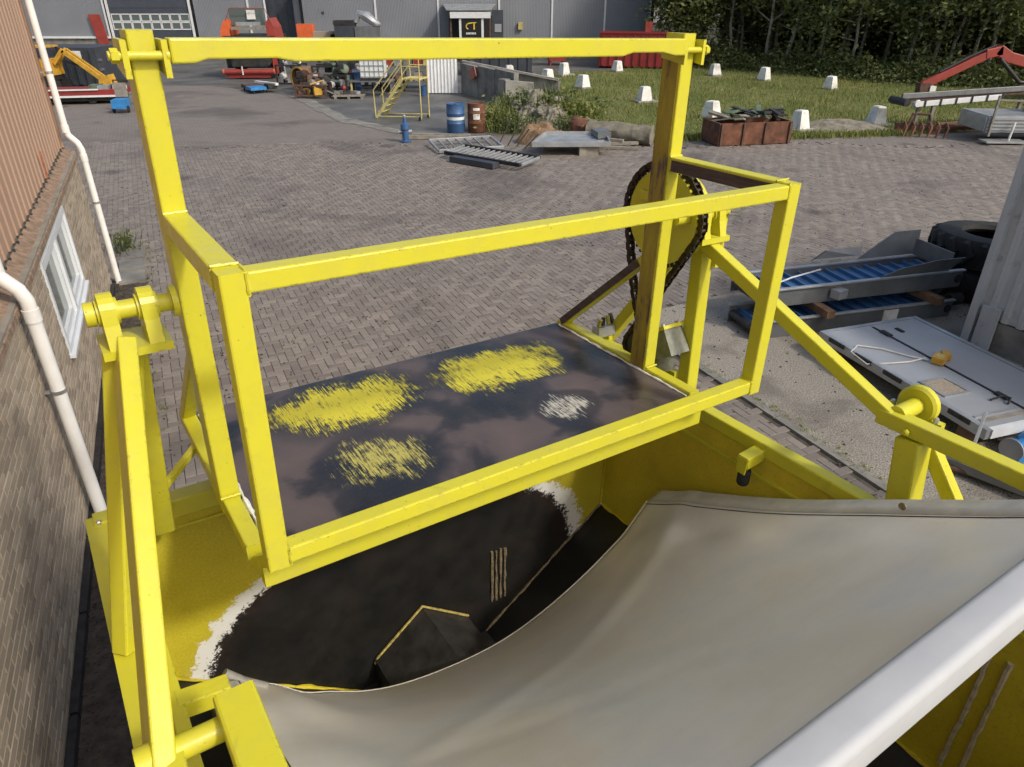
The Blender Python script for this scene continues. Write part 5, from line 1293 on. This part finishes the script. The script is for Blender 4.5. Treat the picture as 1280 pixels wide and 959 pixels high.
# ------------------------------------------------------------------ right: stacked belt conveyors
def conveyor(name, loc, rz, L, W, z0, label, tail):
    e = empty(name, loc, rz, label, 'conveyor', 'stacked belt conveyors')
    for s in (-1, 1):
        m = MB(); m.prism([(-L / 2, s * W / 2, z0), (L / 2, s * W / 2, z0), (L / 2, s * W / 2, z0 + .24), (-L / 2, s * W / 2, z0 + .24)], (0, s * .012, 0)); m.build('side_plate', 'grey_steel', e)
        m = MB(); m.bar((-L / 2, s * (W / 2 + .02), z0 + .25), (L / 2, s * (W / 2 + .02), z0 + .25), .06, .025, c=.004); m.build('top_flange', 'galvanised', e)
    m = MB(); m.box((0, 0, z0 + .15), (L - .05, W - .03, .015)); m.build('belt', 'blue_belt', e)
    ce = MB(); ce.box((0, 0, 0), (.025, W - .06, .05)); ce = ce.mesh('cleat', 'blue_belt')
    for i in range(int(L / .22)): inst('cleat', ce, e, (-L / 2 + .15 + i * .22, 0, z0 + .182))
    for s in (-1, 1):
        m = MB(); m.cyl((s * (L / 2 - .06), -W / 2 - .02, z0 + .12), (s * (L / 2 - .06), W / 2 + .02, z0 + .12), .06, 16); m.build('end_roller', 'dark_steel', e)
    for s in (-1, 1):
        for x in (-L * .3, L * .3): pb('cross_foot', 'grey_steel', e, (x, 0, z0 + .03), (.06, W - .03, .04)) if s > 0 else None
    return e
ca = R(15)
c1 = conveyor('belt_conveyor', (4.62, 9.30, .016), ca, 3.15, .62, .0, 'lower blue-belted grey conveyor lying on the concrete', 0)
pb('type_plate', 'white_paint', c1, (.55, -.327, .13), (.24, .01, .16)); m = MB(); m.lathe((1.7, -.1, .14), [(.03, 0), (.09, .02), (.09, .22), (.05, .26)], 16, (1, 0, 0)); m.build('motor', 'dark_steel', c1)
for i, x in enumerate((-.55, 1.15)):
    m = MB(); m.box((0, 0, .05), (.12, .95, .10)); o = m.build('timber_spacer', 'wood_brown'); o.location = (4.62 + math.cos(ca) * x, 9.30 + math.sin(ca) * x, .016 + .263); o.rotation_euler = (0, 0, ca + .1 * i)
    tag(o, ['brown timber spacer between the conveyors, left one', 'brown timber spacer between the conveyors, right one'][i], 'timber')
c2 = conveyor('belt_conveyor', (4.72, 9.52, .016), ca, 3.25, .66, .366, 'upper blue-belted grey conveyor with flared inlet, stacked on timbers', 1)
for s, x0, x1, z1 in ((1, .40, 1.42, .32), (-1, .20, 1.32, .22), (1, -.3, .55, .1)):
    m = MB(); y = s * (.36 + (.10 if x0 < 0 else 0)); m.prism([(x0, y, .64), (x1, y, .64), (x1 + .1, y + s * .12, .64 + z1), (x1 - .35, y + s * .12, .64 + z1), (x0 + .25, y + s * .05, .64 + .12)], (0, s * .012, 0)); m.build('inlet_plate', 'grey_steel', c2)
pb('inlet_back', 'grey_steel', c2, (1.36, 0, .76), (.02, .7, .24)); pb('gear_motor', 'galvanised', c2, (-.45, -.42, .50), (.18, .14, .12), rz=.3)
m = MB(); m.path([(-1.6, -.3, .62), (-1.0, -.1, .66), (-.4, .1, .65)], .012, 6); m.build('belt_seam', 'trim_white', c2)

# ------------------------------------------------------------------ tractor tyres
def tyre(loc, r, wid, label, rz=0, tilt=(0, 0)):
    e = empty('tractor_tyre', loc, rz, label, 'tyre', 'tractor tyres stacked by the shed'); e.rotation_euler = (tilt[0], tilt[1], rz)
    ri = r * .56; n = 48
    pr = [(ri, wid * .18), (ri + .03, wid * .04), (r * .80, 0), (r * .95, wid * .06), (r, wid * .2), (r, wid * .8), (r * .95, wid * .94), (r * .80, wid), (ri + .03, wid * .96), (ri, wid * .82), (ri + .04, wid * .70), (r * .85, wid * .6), (r * .85, wid * .4), (ri + .04, wid * .3), (ri, wid * .18)]
    m = MB(); m.lathe((0, 0, 0), pr, n, cap=False); m.build('carcass', 'tyre_rubber', e)
    lug = MB()
    for (za, zb, sgn) in ((.06, .55, 1), (.94, .45, -1)):
        p = [(r * .93, 0, wid * za), (r + .045, 0, wid * (za + sgn * .09)), (r + .05, 0, wid * zb), (r - .02, 0, wid * zb)]
        lug.prism([(x, y - .035 + (0 if k < 2 else .13), z) for k, (x, y, z) in enumerate(p)], (0, .07, 0))
    lme = lug.mesh('tread_lug', 'tyre_rubber')
    for i in range(22): inst('tread_lug', lme, e, (0, 0, 0), (0, 0, 2 * math.pi * i / 22))
    return e
tyre((7.25, 10.45, .02), .86, .46, 'lower big black tractor tyre lying flat beneath another tyre', .1)
tyre((7.27, 10.42, .485), .84, .44, 'upper big black tractor tyre lying flat on another tyre', .25, (R(-1.5), R(2)))

# ------------------------------------------------------------------ grey door panel with handset
pn = empty('sliding_door_panel', (4.32, 7.075, .016), math.atan2(-.95, .312), 'big pale grey steel door panel lying flat beside the shed', 'panel')
LP, WP_ = 2.34, 1.40      # local x: towards camera, local y: to the right side
def pw_(name, mat, c_, s_, **k): return pb(name, mat, pn, c_, s_, **k)
yo = WP_ / 2
pw_('leaf', 'grey_panel', (0, yo - .36, .27), (LP, .66, .05)); pw_('leaf', 'grey_panel', (0, yo + .335, .272), (LP, .72, .05))
for y, wd_ in ((-.03, .06), (WP_ + .03, .06)): pw_('edge_channel', 'galvanised', (0, y, .25), (LP + .1, wd_, .11))
pw_('end_channel', 'galvanised', (-LP / 2 - .035, yo, .25), (.06, WP_ - .01, .10)); pw_('end_channel', 'trim_white', (LP / 2 + .035, yo, .25), (.06, WP_ - .01, .10))
for i in range(5): pw_('edge_clip', 'dark_steel', (-.9 + i * .45, -.065, .28), (.26, .02, .05))
pw_('joint_strip', 'rubber', (0, yo - .025, .298), (LP - .1, .028, .012))
for x in (-.9, .75): pw_('hinge', 'rubber', (x, yo - .025, .31), (.16, .07, .016))
pw_('hinge', 'rubber', (-.93, yo + .22, .305), (.12, .05, .012))
pw_('inspection_hatch', 'cork', (.40, yo - .44, .298), (.30, .30, .010)); 
for dx, dy, sx, sy in ((0, .165, .36, .03), (0, -.165, .36, .03), (.165, 0, .03, .30), (-.165, 0, .03, .30)): pw_('hatch_frame', 'galvanised', (.40 + dx, yo - .44 + dy, .302), (sx, sy, .018))
pw_('bottom_groove', 'wood_grey', (1.06, yo - .36, .298), (.06, .6, .01)); pw_('bottom_groove', 'galvanised', (.98, yo - .36, .298), (.03, .6, .014))
m = MB(); m.path([(.78, yo - .22, .31), (.80, yo - .1, .345), (.86, yo - .05, .345), (.90, yo - .12, .31)], .012, 8); m.build('pull_handle', 'dark_steel', pn)
for i, x in enumerate((-.95, .95)): 
    for y in (.15, 1.2): pw_('support_block', 'wood_brown', (x, y, .10), (.14, .3, .19))
hs = empty('yellow_handset', (0, 0, 0), label='yellow remote handset with grey cable lying on the grey door panel', cat='handset')
hs.matrix_world = Matrix.Translation((4.32, 7.075, .316)) @ Matrix.Rotation(math.atan2(-.95, .312), 4, 'Z')
pb('body', 'amber', hs, (-.08, yo - .03, .045), (.13, .17, .08), rz=.5); pb('body_end', 'amber', hs, (-.14, yo + .13, .04), (.09, .15, .06), rz=.9); pb('label_plate', 'yellow_old', hs, (-.08, yo - .03, .087), (.08, .10, .006), rz=.5)
m = MB(); m.path([(-.14, yo - .12, .02), (-.3, yo - .25, .012), (-.55, yo - .40, .012), (-.72, yo - .62, .012), (-.62, yo - .80, .0), (-.35, yo - .80, -.03), (-.22, yo - .60, .012), (-.18, yo - .35, .012), (-.2, yo - .1, .012)], .009, 8); m.build('cable', 'tarp_hem', hs)

# ------------------------------------------------------------------ corrugated shed on a dark base
t = NT('shed_metal'); co = t.co('World')
c = t.ramp(t.noise(t.mapping(co, (2, 2, .5)), 1.5, 6, .65), (.3, (.42, .43, .43)), (.7, (.56, .57, .57)))
c = t.mix(t.math('MULTIPLY', t.ramp(t.noise(co, 5, 7, .7), (.55, 0.0), (.7, 1.0)), .6), c, (.17, .165, .14))
t.set(c, .6, .2)
sd_ = empty('corrugated_shed', (6.02, 8.50, .016), math.atan2(-.9023, .4312), 'weathered grey corrugated metal shed at the right edge', 'shed')
m = MB(); pr = []; x = 0.0
while x < 6.0:
    pr += [(x, 0), (x + .09, 0), (x + .11, -.03), (x + .17, -.03), (x + .19, 0)]; x += .19
q = len(pr); m.add([(a, b, .42) for a, b in pr] + [(a, b, 3.0) for a, b in pr], [(i, i + 1, q + i + 1, q + i) for i in range(q - 1)]); m.build('cladding', 'shed_metal', sd_)
pb('corner_post', 'shed_metal', sd_, (-.05, .0, 1.5), (.10, .14, 3.0)); pb('inner_volume', 'anthracite', sd_, (3.0, 1.3, 1.55), (6.0, 2.5, 2.9)); pb('base_wall', 'concrete_dark', sd_, (3.0, .06, .20), (5.95, .12, .40)); pb('base_post', 'shed_metal', sd_, (.16, -.05, .30), (.22, .05, .55)); pb('roof', 'shed_metal', sd_, (3.0, 1.25, 3.05), (6.3, 2.9, .08)); pb('end_cladding', 'shed_metal', sd_, (-.02, 1.3, 1.6), (.03, 2.4, 2.8))

# pump, pipes and off-cuts next to the panel
bp_ = empty('blue_pump', (4.86, 5.78, .016), R(20), 'bright blue pump with round flange beside the grey panel end', 'pump')
m = MB(); m.lathe((0, 0, .16), [(.02, 0), (.11, 0), (.11, .03), (.06, .05), (.06, .2), (.10, .24), (.11, .42), (.05, .46)], 22, (1, .15, 0)); m.build('casing', 'blue_bright', bp_)
m = MB(); m.lathe((0, 0, .16), [(.115, -.015), (.115, .0)], 22, (1, .15, 0)); m.build('flange', 'galvanised', bp_); pb('foot', 'blue_bright', bp_, (.22, .03, .03), (.26, .16, .06))
rn = random.Random(14)
for i in range(9):
    a = V(4.05 + .10 * i + rn.uniform(-.05, .05), 5.75 - .03 * i, .06 + .05 * (i % 3)); b = a + V(.95 + rn.uniform(-.2, .3), -.80 + rn.uniform(-.25, .25), rn.uniform(-.01, .08))
    m = MB(); m.bar(a, b, rn.uniform(.05, .10), rn.uniform(.05, .10), c=.008) if i % 3 else m.cyl(a, b, .035, 12)
    tag(m.build('steel_profile', rn.choice(['grey_steel', 'dark_steel', 'rust_brown', 'grey_steel', 'galvanised'])), 'long steel profile in the tangled pile below the blue pump', 'steel profile', 'steel profiles piled by the pump')
m = MB(); m.bar((4.30, 5.55, .20), (4.45, 5.75, .62), .03, .03, c=.003); tag(m.build('steel_stake', 'galvanised'), 'short upright steel stake leaning in the pile of profiles', 'stake')

# ------------------------------------------------------------------ kerb stones along the concrete pad
km = MB(); km.box((0, 0, .0), (.98, .10, .06)); kme = km.mesh('kerb_stone', 'concrete_dark')
ke = empty('kerb', (0, 0, 0), label='narrow grey kerb between brick paving and concrete pad', cat='kerb')
ang = math.atan2(kdir.y, kdir.x)
for i in range(11):
    p = kA + kdir * (1.05 - i * 1.0); inst('kerb_stone', kme, ke, (p.x - .045, p.y - .02, .0), (0, 0, ang))
# ------------------------------------------------------------------ the wood
def leafcloud(m, rn, n, fn, size):
    for _ in range(n):
        p = fn(rn); s = size * rn.uniform(.6, 1.4)
        a = V(rn.gauss(0, 1), rn.gauss(0, 1), rn.gauss(0, .6)).normalized(); b = a.cross(V(rn.gauss(0, 1), rn.gauss(0, 1), rn.gauss(0, 1))).normalized()
        m.add([p - a * s, p + b * s * .5, p + a * s, p - b * s * .5], [(0, 1, 2, 3)])
VAR = []
for vi in range(6):
    rn = random.Random(100 + vi); h = rn.uniform(7.5, 10); tm = MB()
    lean = V(rn.uniform(-.08, .14), rn.uniform(-.06, .06), 0)
    pts = [V(0, 0, -.05)]
    for k in range(1, 9): pts.append(V(lean.x * h * k / 8 + rn.uniform(-.07, .07), lean.y * h * k / 8 + rn.uniform(-.07, .07), h * .85 * k / 8))
    r0 = rn.uniform(.07, .13); tm.path(pts, [r0 * (1 - .75 * k / 8) for k in range(9)], 8)
    tips = []
    for k in range(12):
        b = pts[rn.randint(2, 7)]; a = rn.uniform(0, 6.28); l = rn.uniform(.8, 1.9); e = b + V(math.cos(a) * l, math.sin(a) * l, rn.uniform(.2, 1.1)); tips.append(e)
        tm.path([b, b.lerp(e, .5) + V(0, 0, -.06), e], [r0 * .35, r0 * .25, r0 * .1], 5)
    trunk_me = tm.mesh('trunk', 'bark')
    cm_ = MB(); cl = tips + [pts[-1] + V(rn.uniform(-.8, .8), rn.uniform(-.8, .8), rn.uniform(-.6, .8)) for _ in range(5)]
    def fn(rn): c = rn.choice(cl); return c + V(rn.gauss(0, .5), rn.gauss(0, .5), rn.gauss(0, .38))
    leafcloud(cm_, rn, 2600, fn, .13)
    VAR.append((trunk_me, cm_.mesh('crown', 'leaf', fix=False)))
rn = random.Random(31); k = 0
ORD = 'first second third fourth fifth sixth seventh eighth ninth tenth eleventh twelfth thirteenth fourteenth fifteenth sixteenth seventeenth'.split()
EDGE = [(9.9, 49.5), (11.0, 47.2), (15.9, 43.2), (18.3, 39.6), (21.3, 37.4), (27, 36.2), (36, 35.2)]
def edge_at(f):
    L = [math.dist(a, b) for a, b in zip(EDGE[:-1], EDGE[1:])]; s = f * sum(L)
    for (a, b), l in zip(zip(EDGE[:-1], EDGE[1:]), L):
        if s <= l: return V(*a, 0).lerp(V(*b, 0), s / l)
        s -= l
    return V(*EDGE[-1], 0)
for row, (n, dep) in enumerate(((17, 1.3), (17, 3.2), (16, 5.6), (14, 9))):
    for i in range(n):
        p = edge_at((i + rn.uniform(-.35, .35) + .5) / n) + V(.55, .83, 0) * (dep + rn.uniform(-.8, .8)); v = VAR[k % 6]; k += 1
        e = empty('young_tree', (p.x, p.y, .016), rn.uniform(0, 6.28), 'slim pale-barked tree in the front row of the wood, %s from the left' % ORD[i] if row == 0 else ['slim pale-barked tree in the front row of the wood', 'slim tree in the second row of the wood', 'slim tree deeper inside the wood', 'slim tree at the back of the wood'][row], 'tree', ['front row of the wood', 'second row of the wood', 'inner trees of the wood', 'back trees of the wood'][row])
        e.scale = (1, 1, rn.uniform(.85, 1.15))
        inst('trunk', v[0], e); inst('crown', v[1], e)
um = MB()
def fn(rn):
    p = edge_at(rn.random()) + V(.55, .83, 0) * (abs(rn.gauss(0, 1.0)) * 2.2 - .5)
    d = min(1, max(0, (p - V(9, 50, 0)).length)); hh = .75 + .5 * math.sin(p.x * 1.9) * math.sin(p.x * .7 + 1)
    return V(p.x, p.y, abs(rn.gauss(0, .55)) * (hh + .25))
leafcloud(um, rn, 30000, fn, .11)
tag(um.build('undergrowth', 'leaf', fix=False), 'dark bramble undergrowth along the edge of the wood', 'undergrowth', kind='stuff')
um = MB()
def fn(rn):
    p = edge_at(rn.random()) + V(.55, .83, 0) * (10 + rn.uniform(-1.5, 6)); return V(p.x, p.y, rn.uniform(0, 7))
leafcloud(um, rn, 26000, fn, .32)
tag(um.build('deep_wood', 'leaf', fix=False), 'dense dark foliage filling the depth of the wood', 'foliage', kind='stuff')
um = MB()
def fn(rn):
    p = edge_at(.10 + rn.random() * .9) + V(.55, .83, 0) * (rn.gauss(-.5, .5)); return V(p.x, p.y, abs(rn.gauss(0, .28)))
leafcloud(um, rn, 7000, fn, .09)
tag(um.build('fringe_weeds', 'leaf_light', fix=False), 'paler green weeds fringing the wood', 'weeds', kind='stuff')
# bushy tree overhanging the warehouse end
e = empty('bushy_tree', (10.2, 47.6, .016), 0, 'dark bushy tree at the warehouse corner', 'tree'); inst('trunk', VAR[2][0], e)
m = MB(); rn = random.Random(77)
leafcloud(m, rn, 7000, lambda r: V(r.gauss(0, .95), r.gauss(0, .9), 3.9 + r.gauss(0, 1.15)), .13); m.build('crown', 'leaf', e, fix=False)

# ------------------------------------------------------------------ grass blades
gm_ = MB(); rn = random.Random(9); n = 0
while n < 42000:
    y = 22.9 + 26 * rn.random() ** 1.5; x = rn.uniform(-.5, 22)
    if not in_poly(x, y, GR): continue
    n += 1
    cl = .5 + .5 * math.sin(x * 1.1 + 2 * math.sin(y * .7)) ; h = rn.uniform(.05, .12) * (1 + .9 * cl) ; a = rn.uniform(0, 6.28); w_ = rn.uniform(.008, .02)
    gm_.v += [(x - w_ * math.cos(a), y - w_ * math.sin(a), .008), (x + w_ * math.cos(a), y + w_ * math.sin(a), .008), (x + rn.gauss(0, .05), y + rn.gauss(0, .05), h)]
    gm_.f.append((3 * n - 3, 3 * n - 2, 3 * n - 1)); gm_.sm.append(False)
tag(gm_.build('grass', 'grass_blade', fix=False), 'rough mown grass of the field with white pedestals', 'grass', kind='stuff')
# ragged verge where the grass meets the paving
gm_ = MB(); n = 0
vp = [(1.5, 27.0), (2.2, 24.2), (4.2, 23.0), (6.6, 23.3), (9, 23.4), (12, 23.9), (15.7, 25.2)]
for (a, b) in zip(vp[:-1], vp[1:]):
    for _ in range(1500):
        f = rn.random(); x = a[0] + (b[0] - a[0]) * f + rn.gauss(0, .25); y = a[1] + (b[1] - a[1]) * f + rn.gauss(0.1, .22); n += 1
        an = rn.uniform(0, 6.28); h = rn.uniform(.04, .2); w_ = rn.uniform(.01, .03)
        gm_.v += [(x - w_ * math.cos(an), y - w_ * math.sin(an), .004), (x + w_ * math.cos(an), y + w_ * math.sin(an), .004), (x + rn.gauss(0, .06), y + rn.gauss(0, .06), h)]
        gm_.f.append((3 * n - 3, 3 * n - 2, 3 * n - 1)); gm_.sm.append(False)
tag(gm_.build('verge_grass', 'grass_blade', fix=False), 'ragged dry grass along the edge of the paving', 'grass', kind='stuff')

# ------------------------------------------------------------------ brick by brick: visible test from the camera
bpy.context.view_layer.update()
dg = bpy.context.evaluated_depsgraph_get()
CP = cam.location.copy()
from bpy_extras.object_utils import world_to_camera_view as w2c
def seen(p, own=None):
    q = w2c(scene, cam, p)
    if not (-.005 < q.x < 1.005 and -.005 < q.y < 1.005 and q.z > 0): return False
    d = p - CP; L = d.length
    hit, loc, nor, idx, ob, mt = scene.ray_cast(dg, CP, d.normalized(), distance=L - .04)
    return not hit
# herringbone clinkers in the frame of the kerb
BL, BW, J = .206, .103, .005
cells = []
ex_, ey_ = kdir.to_2d(), V(kdir.y, -kdir.x)
org = V(0, 10)
jit = random.Random(44)
verts_all = []
for a in range(-190, 191):
    for b in range(-95, 96):
        if abs(a + 4 * b) > 170: continue
        # horizontal brick at cell (a, a mod..) : standard 2x1 herringbone tiling
        gx = a + 4 * b; gy = a
        for (cx, cy, hor) in ((gx + 1.0, gy + .5, True), (gx + 2.5, gy + 1.0 - 1.0, False)):
            p = org + ex_ * (cx * BW) + ey_ * (cy * BW)
            if p.y > 22.2 + .35 * math.sin(p.x * .9) + jit.uniform(-.3, .3) or p.y < 2.2: continue
            if abs(p.x) > 1.0 + p.y * .86: continue
            if (V(p.x, p.y, 0) - B0).dot(NN) < .42 and (V(p.x, p.y, 0) - B0).dot(U) < 7.45: continue
            if in_poly(p.x, p.y, PAD) or in_poly(p.x - .12, p.y + .0, PAD) or in_poly(p.x + .14, p.y + .05, PAD): continue
            cells.append((p.x, p.y, hor))
bt = MB(); hx, hy, ch_ = BL / 2 - J / 2, BW / 2 - J / 2, .005
bt.add([(-hx, -hy, -.02), (hx, -hy, -.02), (hx, hy, -.02), (-hx, hy, -.02), (-hx, -hy, .010), (hx, -hy, .010), (hx, hy, .010), (-hx, hy, .010), (-hx + ch_, -hy + ch_, .014), (hx - ch_, -hy + ch_, .014), (hx - ch_, hy - ch_, .014), (-hx + ch_, hy - ch_, .014)],
       [(0, 1, 5, 4), (1, 2, 6, 5), (2, 3, 7, 6), (3, 0, 4, 7), (4, 5, 9, 8), (5, 6, 10, 9), (6, 7, 11, 10), (7, 4, 8, 11), (8, 9, 10, 11)])
brick_me = bt.mesh('brick', 'paving_brick', fix=False)
kang = math.atan2(kdir.y, kdir.x)
cells.sort(key=lambda c: c[0] ** 2 + c[1] ** 2)
single = []; rest = []
tested = 0
for c in cells:
    if len(single) < 300 and tested < 6000:
        tested += 1
        if seen(V(c[0], c[1], .016)): single.append(c); continue
    rest.append(c)
def brick_pose(c):
    ang_ = kang + (0 if c[2] else math.pi / 2) + jit.uniform(-.012, .012)
    return ang_, jit.uniform(-.0025, .002), jit.uniform(-.012, .012), jit.uniform(-.012, .012)
for c in single:
    a, dz, tx, ty = brick_pose(c)
    inst('brick', brick_me, ground, (c[0], c[1], dz), (tx, ty, a))
rb_ = MB(); base_v = [Vector(v) for v in bt.v]
for c in rest:
    a, dz, tx, ty = brick_pose(c); ca_, sa_ = math.cos(a), math.sin(a); o = len(rb_.v)
    rb_.v += [(c[0] + v.x * ca_ - v.y * sa_, c[1] + v.x * sa_ + v.y * ca_, v.z + dz + v.x * -ty + v.y * tx) for v in base_v]
    rb_.f += [tuple(i + o for i in f) for f in bt.f]
rb_.sm = [False] * len(rb_.f)
tag(rb_.build('brick_paving', 'paving_brick', ground, fix=False), kind='stuff')
js = MB(); js.quad((-19.0, 21.9, 0.0), (-3, 1.8, 0.0), (4.6, 1.8, 0.0), (19.5, 21.9, 0.0)); js.build('joint_sand', 'joint_sand', ground)

# facing bricks of the office wall
fb_cells = []
CH = .0625
for r_ in range(int(SILL / CH)):
    z = (r_ + .5) * CH
    if z > SILL - .06: break
    s = -2.5 + (.11 if r_ % 2 else 0)
    while s < S1 - .12:
        a, b = s - .105, s + .105
        if z + .03 > WIN[2] - .032 and z - .03 < WIN[3] + .004 and b > WIN[0] - .004 and a < WIN[1] + .004:
            if a < WIN[0] - .02: b = WIN[0] - .004
            elif b > WIN[1] + .02: a = WIN[1] + .004
            else: a = b
        if b > a: fb_cells.append(((a + b) / 2, z, (b - a) / .21))
        s += .22
fm = MB(); fm.add([(-.105, 0, -.0265), (.105, 0, -.0265), (.105, 0, .0265), (-.105, 0, .0265), (-.102, -.012, -.0245), (.102, -.012, -.0245), (.102, -.012, .0245), (-.102, -.012, .0245)],
                  [(0, 1, 5, 4), (1, 2, 6, 5), (2, 3, 7, 6), (3, 0, 4, 7), (4, 5, 6, 7)])
fme = fm.mesh('brick', 'wall_brick', fix=False)
wang = math.atan2(U.y, U.x)
fb_cells.sort(key=lambda c: (wp(c[0], c[1]) - CP).length)
single, rest = [], []; tested = 0
for c in fb_cells:
    if len(single) < 300 and tested < 3000:
        tested += 1
        if seen(wp(c[0], c[1], .03)): single.append(c); continue
    rest.append(c)
for c in single:
    p = wp(c[0], c[1], -.012 + random.uniform(-.002, .002)); inst('brick', fme, bl, p, (0, 0, wang)).scale = (c[2], 1, 1)
rb_ = MB(); base_v = [Vector(v) for v in fm.v]; ca_, sa_ = math.cos(wang), math.sin(wang)
for c in rest:
    p = wp(c[0], c[1], -.012 + random.uniform(-.002, .002)); o = len(rb_.v)
    rb_.v += [(p.x + v.x * c[2] * ca_ - v.y * sa_, p.y + v.x * c[2] * sa_ + v.y * ca_, p.z + v.z) for v in base_v]
    rb_.f += [tuple(i + o for i in f) for f in fm.f]
rb_.sm = [False] * len(rb_.f)
tag(rb_.build('brickwork', 'wall_brick', bl, fix=False), kind='stuff')
# grit, leaves and small litter on the paving, tufts in the joints
lm_ = MB(); rn = random.Random(61)
for i in range(5200):
    y = 3 + 17 * rn.random() ** 1.2; x = rn.uniform(-1, 1) * (1 + y * .8)
    if (V(x, y, 0) - B0).dot(NN) < .1 and (V(x, y, 0) - B0).dot(U) < 7.5: continue
    a = rn.uniform(.004, .016); lm_.box((x, y, .017 + a * .3), (a * rn.uniform(1, 2.5), a, a * .6), rn.uniform(0, 3))
tag(lm_.build('litter', 'soil', fix=False), 'tiny grit and crumbs scattered over the brick paving', 'litter', kind='stuff')
lm_ = MB(); n = 0
for i in range(520):
    k_ = rn.random()
    if k_ < .5: p = kA + kdir * rn.uniform(-6, 1.5) + V(rn.gauss(0, .04), rn.gauss(0, .04), 0)
    elif k_ < .8: p = wp(rn.uniform(-1, 9.5), 0, rn.gauss(.48, .1))
    else: p = V(rn.uniform(-6, 6), rn.uniform(7, 17), 0)
    for q_ in range(7):
        an = rn.uniform(0, 6.28); h = rn.uniform(.015, .06); b_ = p + V(rn.gauss(0, .012), rn.gauss(0, .012), .01); n += 1
        lm_.v += [(b_.x - .004, b_.y, .01), (b_.x + .004, b_.y, .01), (b_.x + math.cos(an) * h * .6, b_.y + math.sin(an) * h * .6, .01 + h)]
        lm_.f.append((3 * n - 3, 3 * n - 2, 3 * n - 1)); lm_.sm.append(False)
tag(lm_.build('joint_grass', 'grass_blade', fix=False), 'tiny grass tufts growing in the paving joints and along the kerb', 'grass', kind='stuff')
print('BRICKS', len(cells), 'WALL', len(fb_cells))
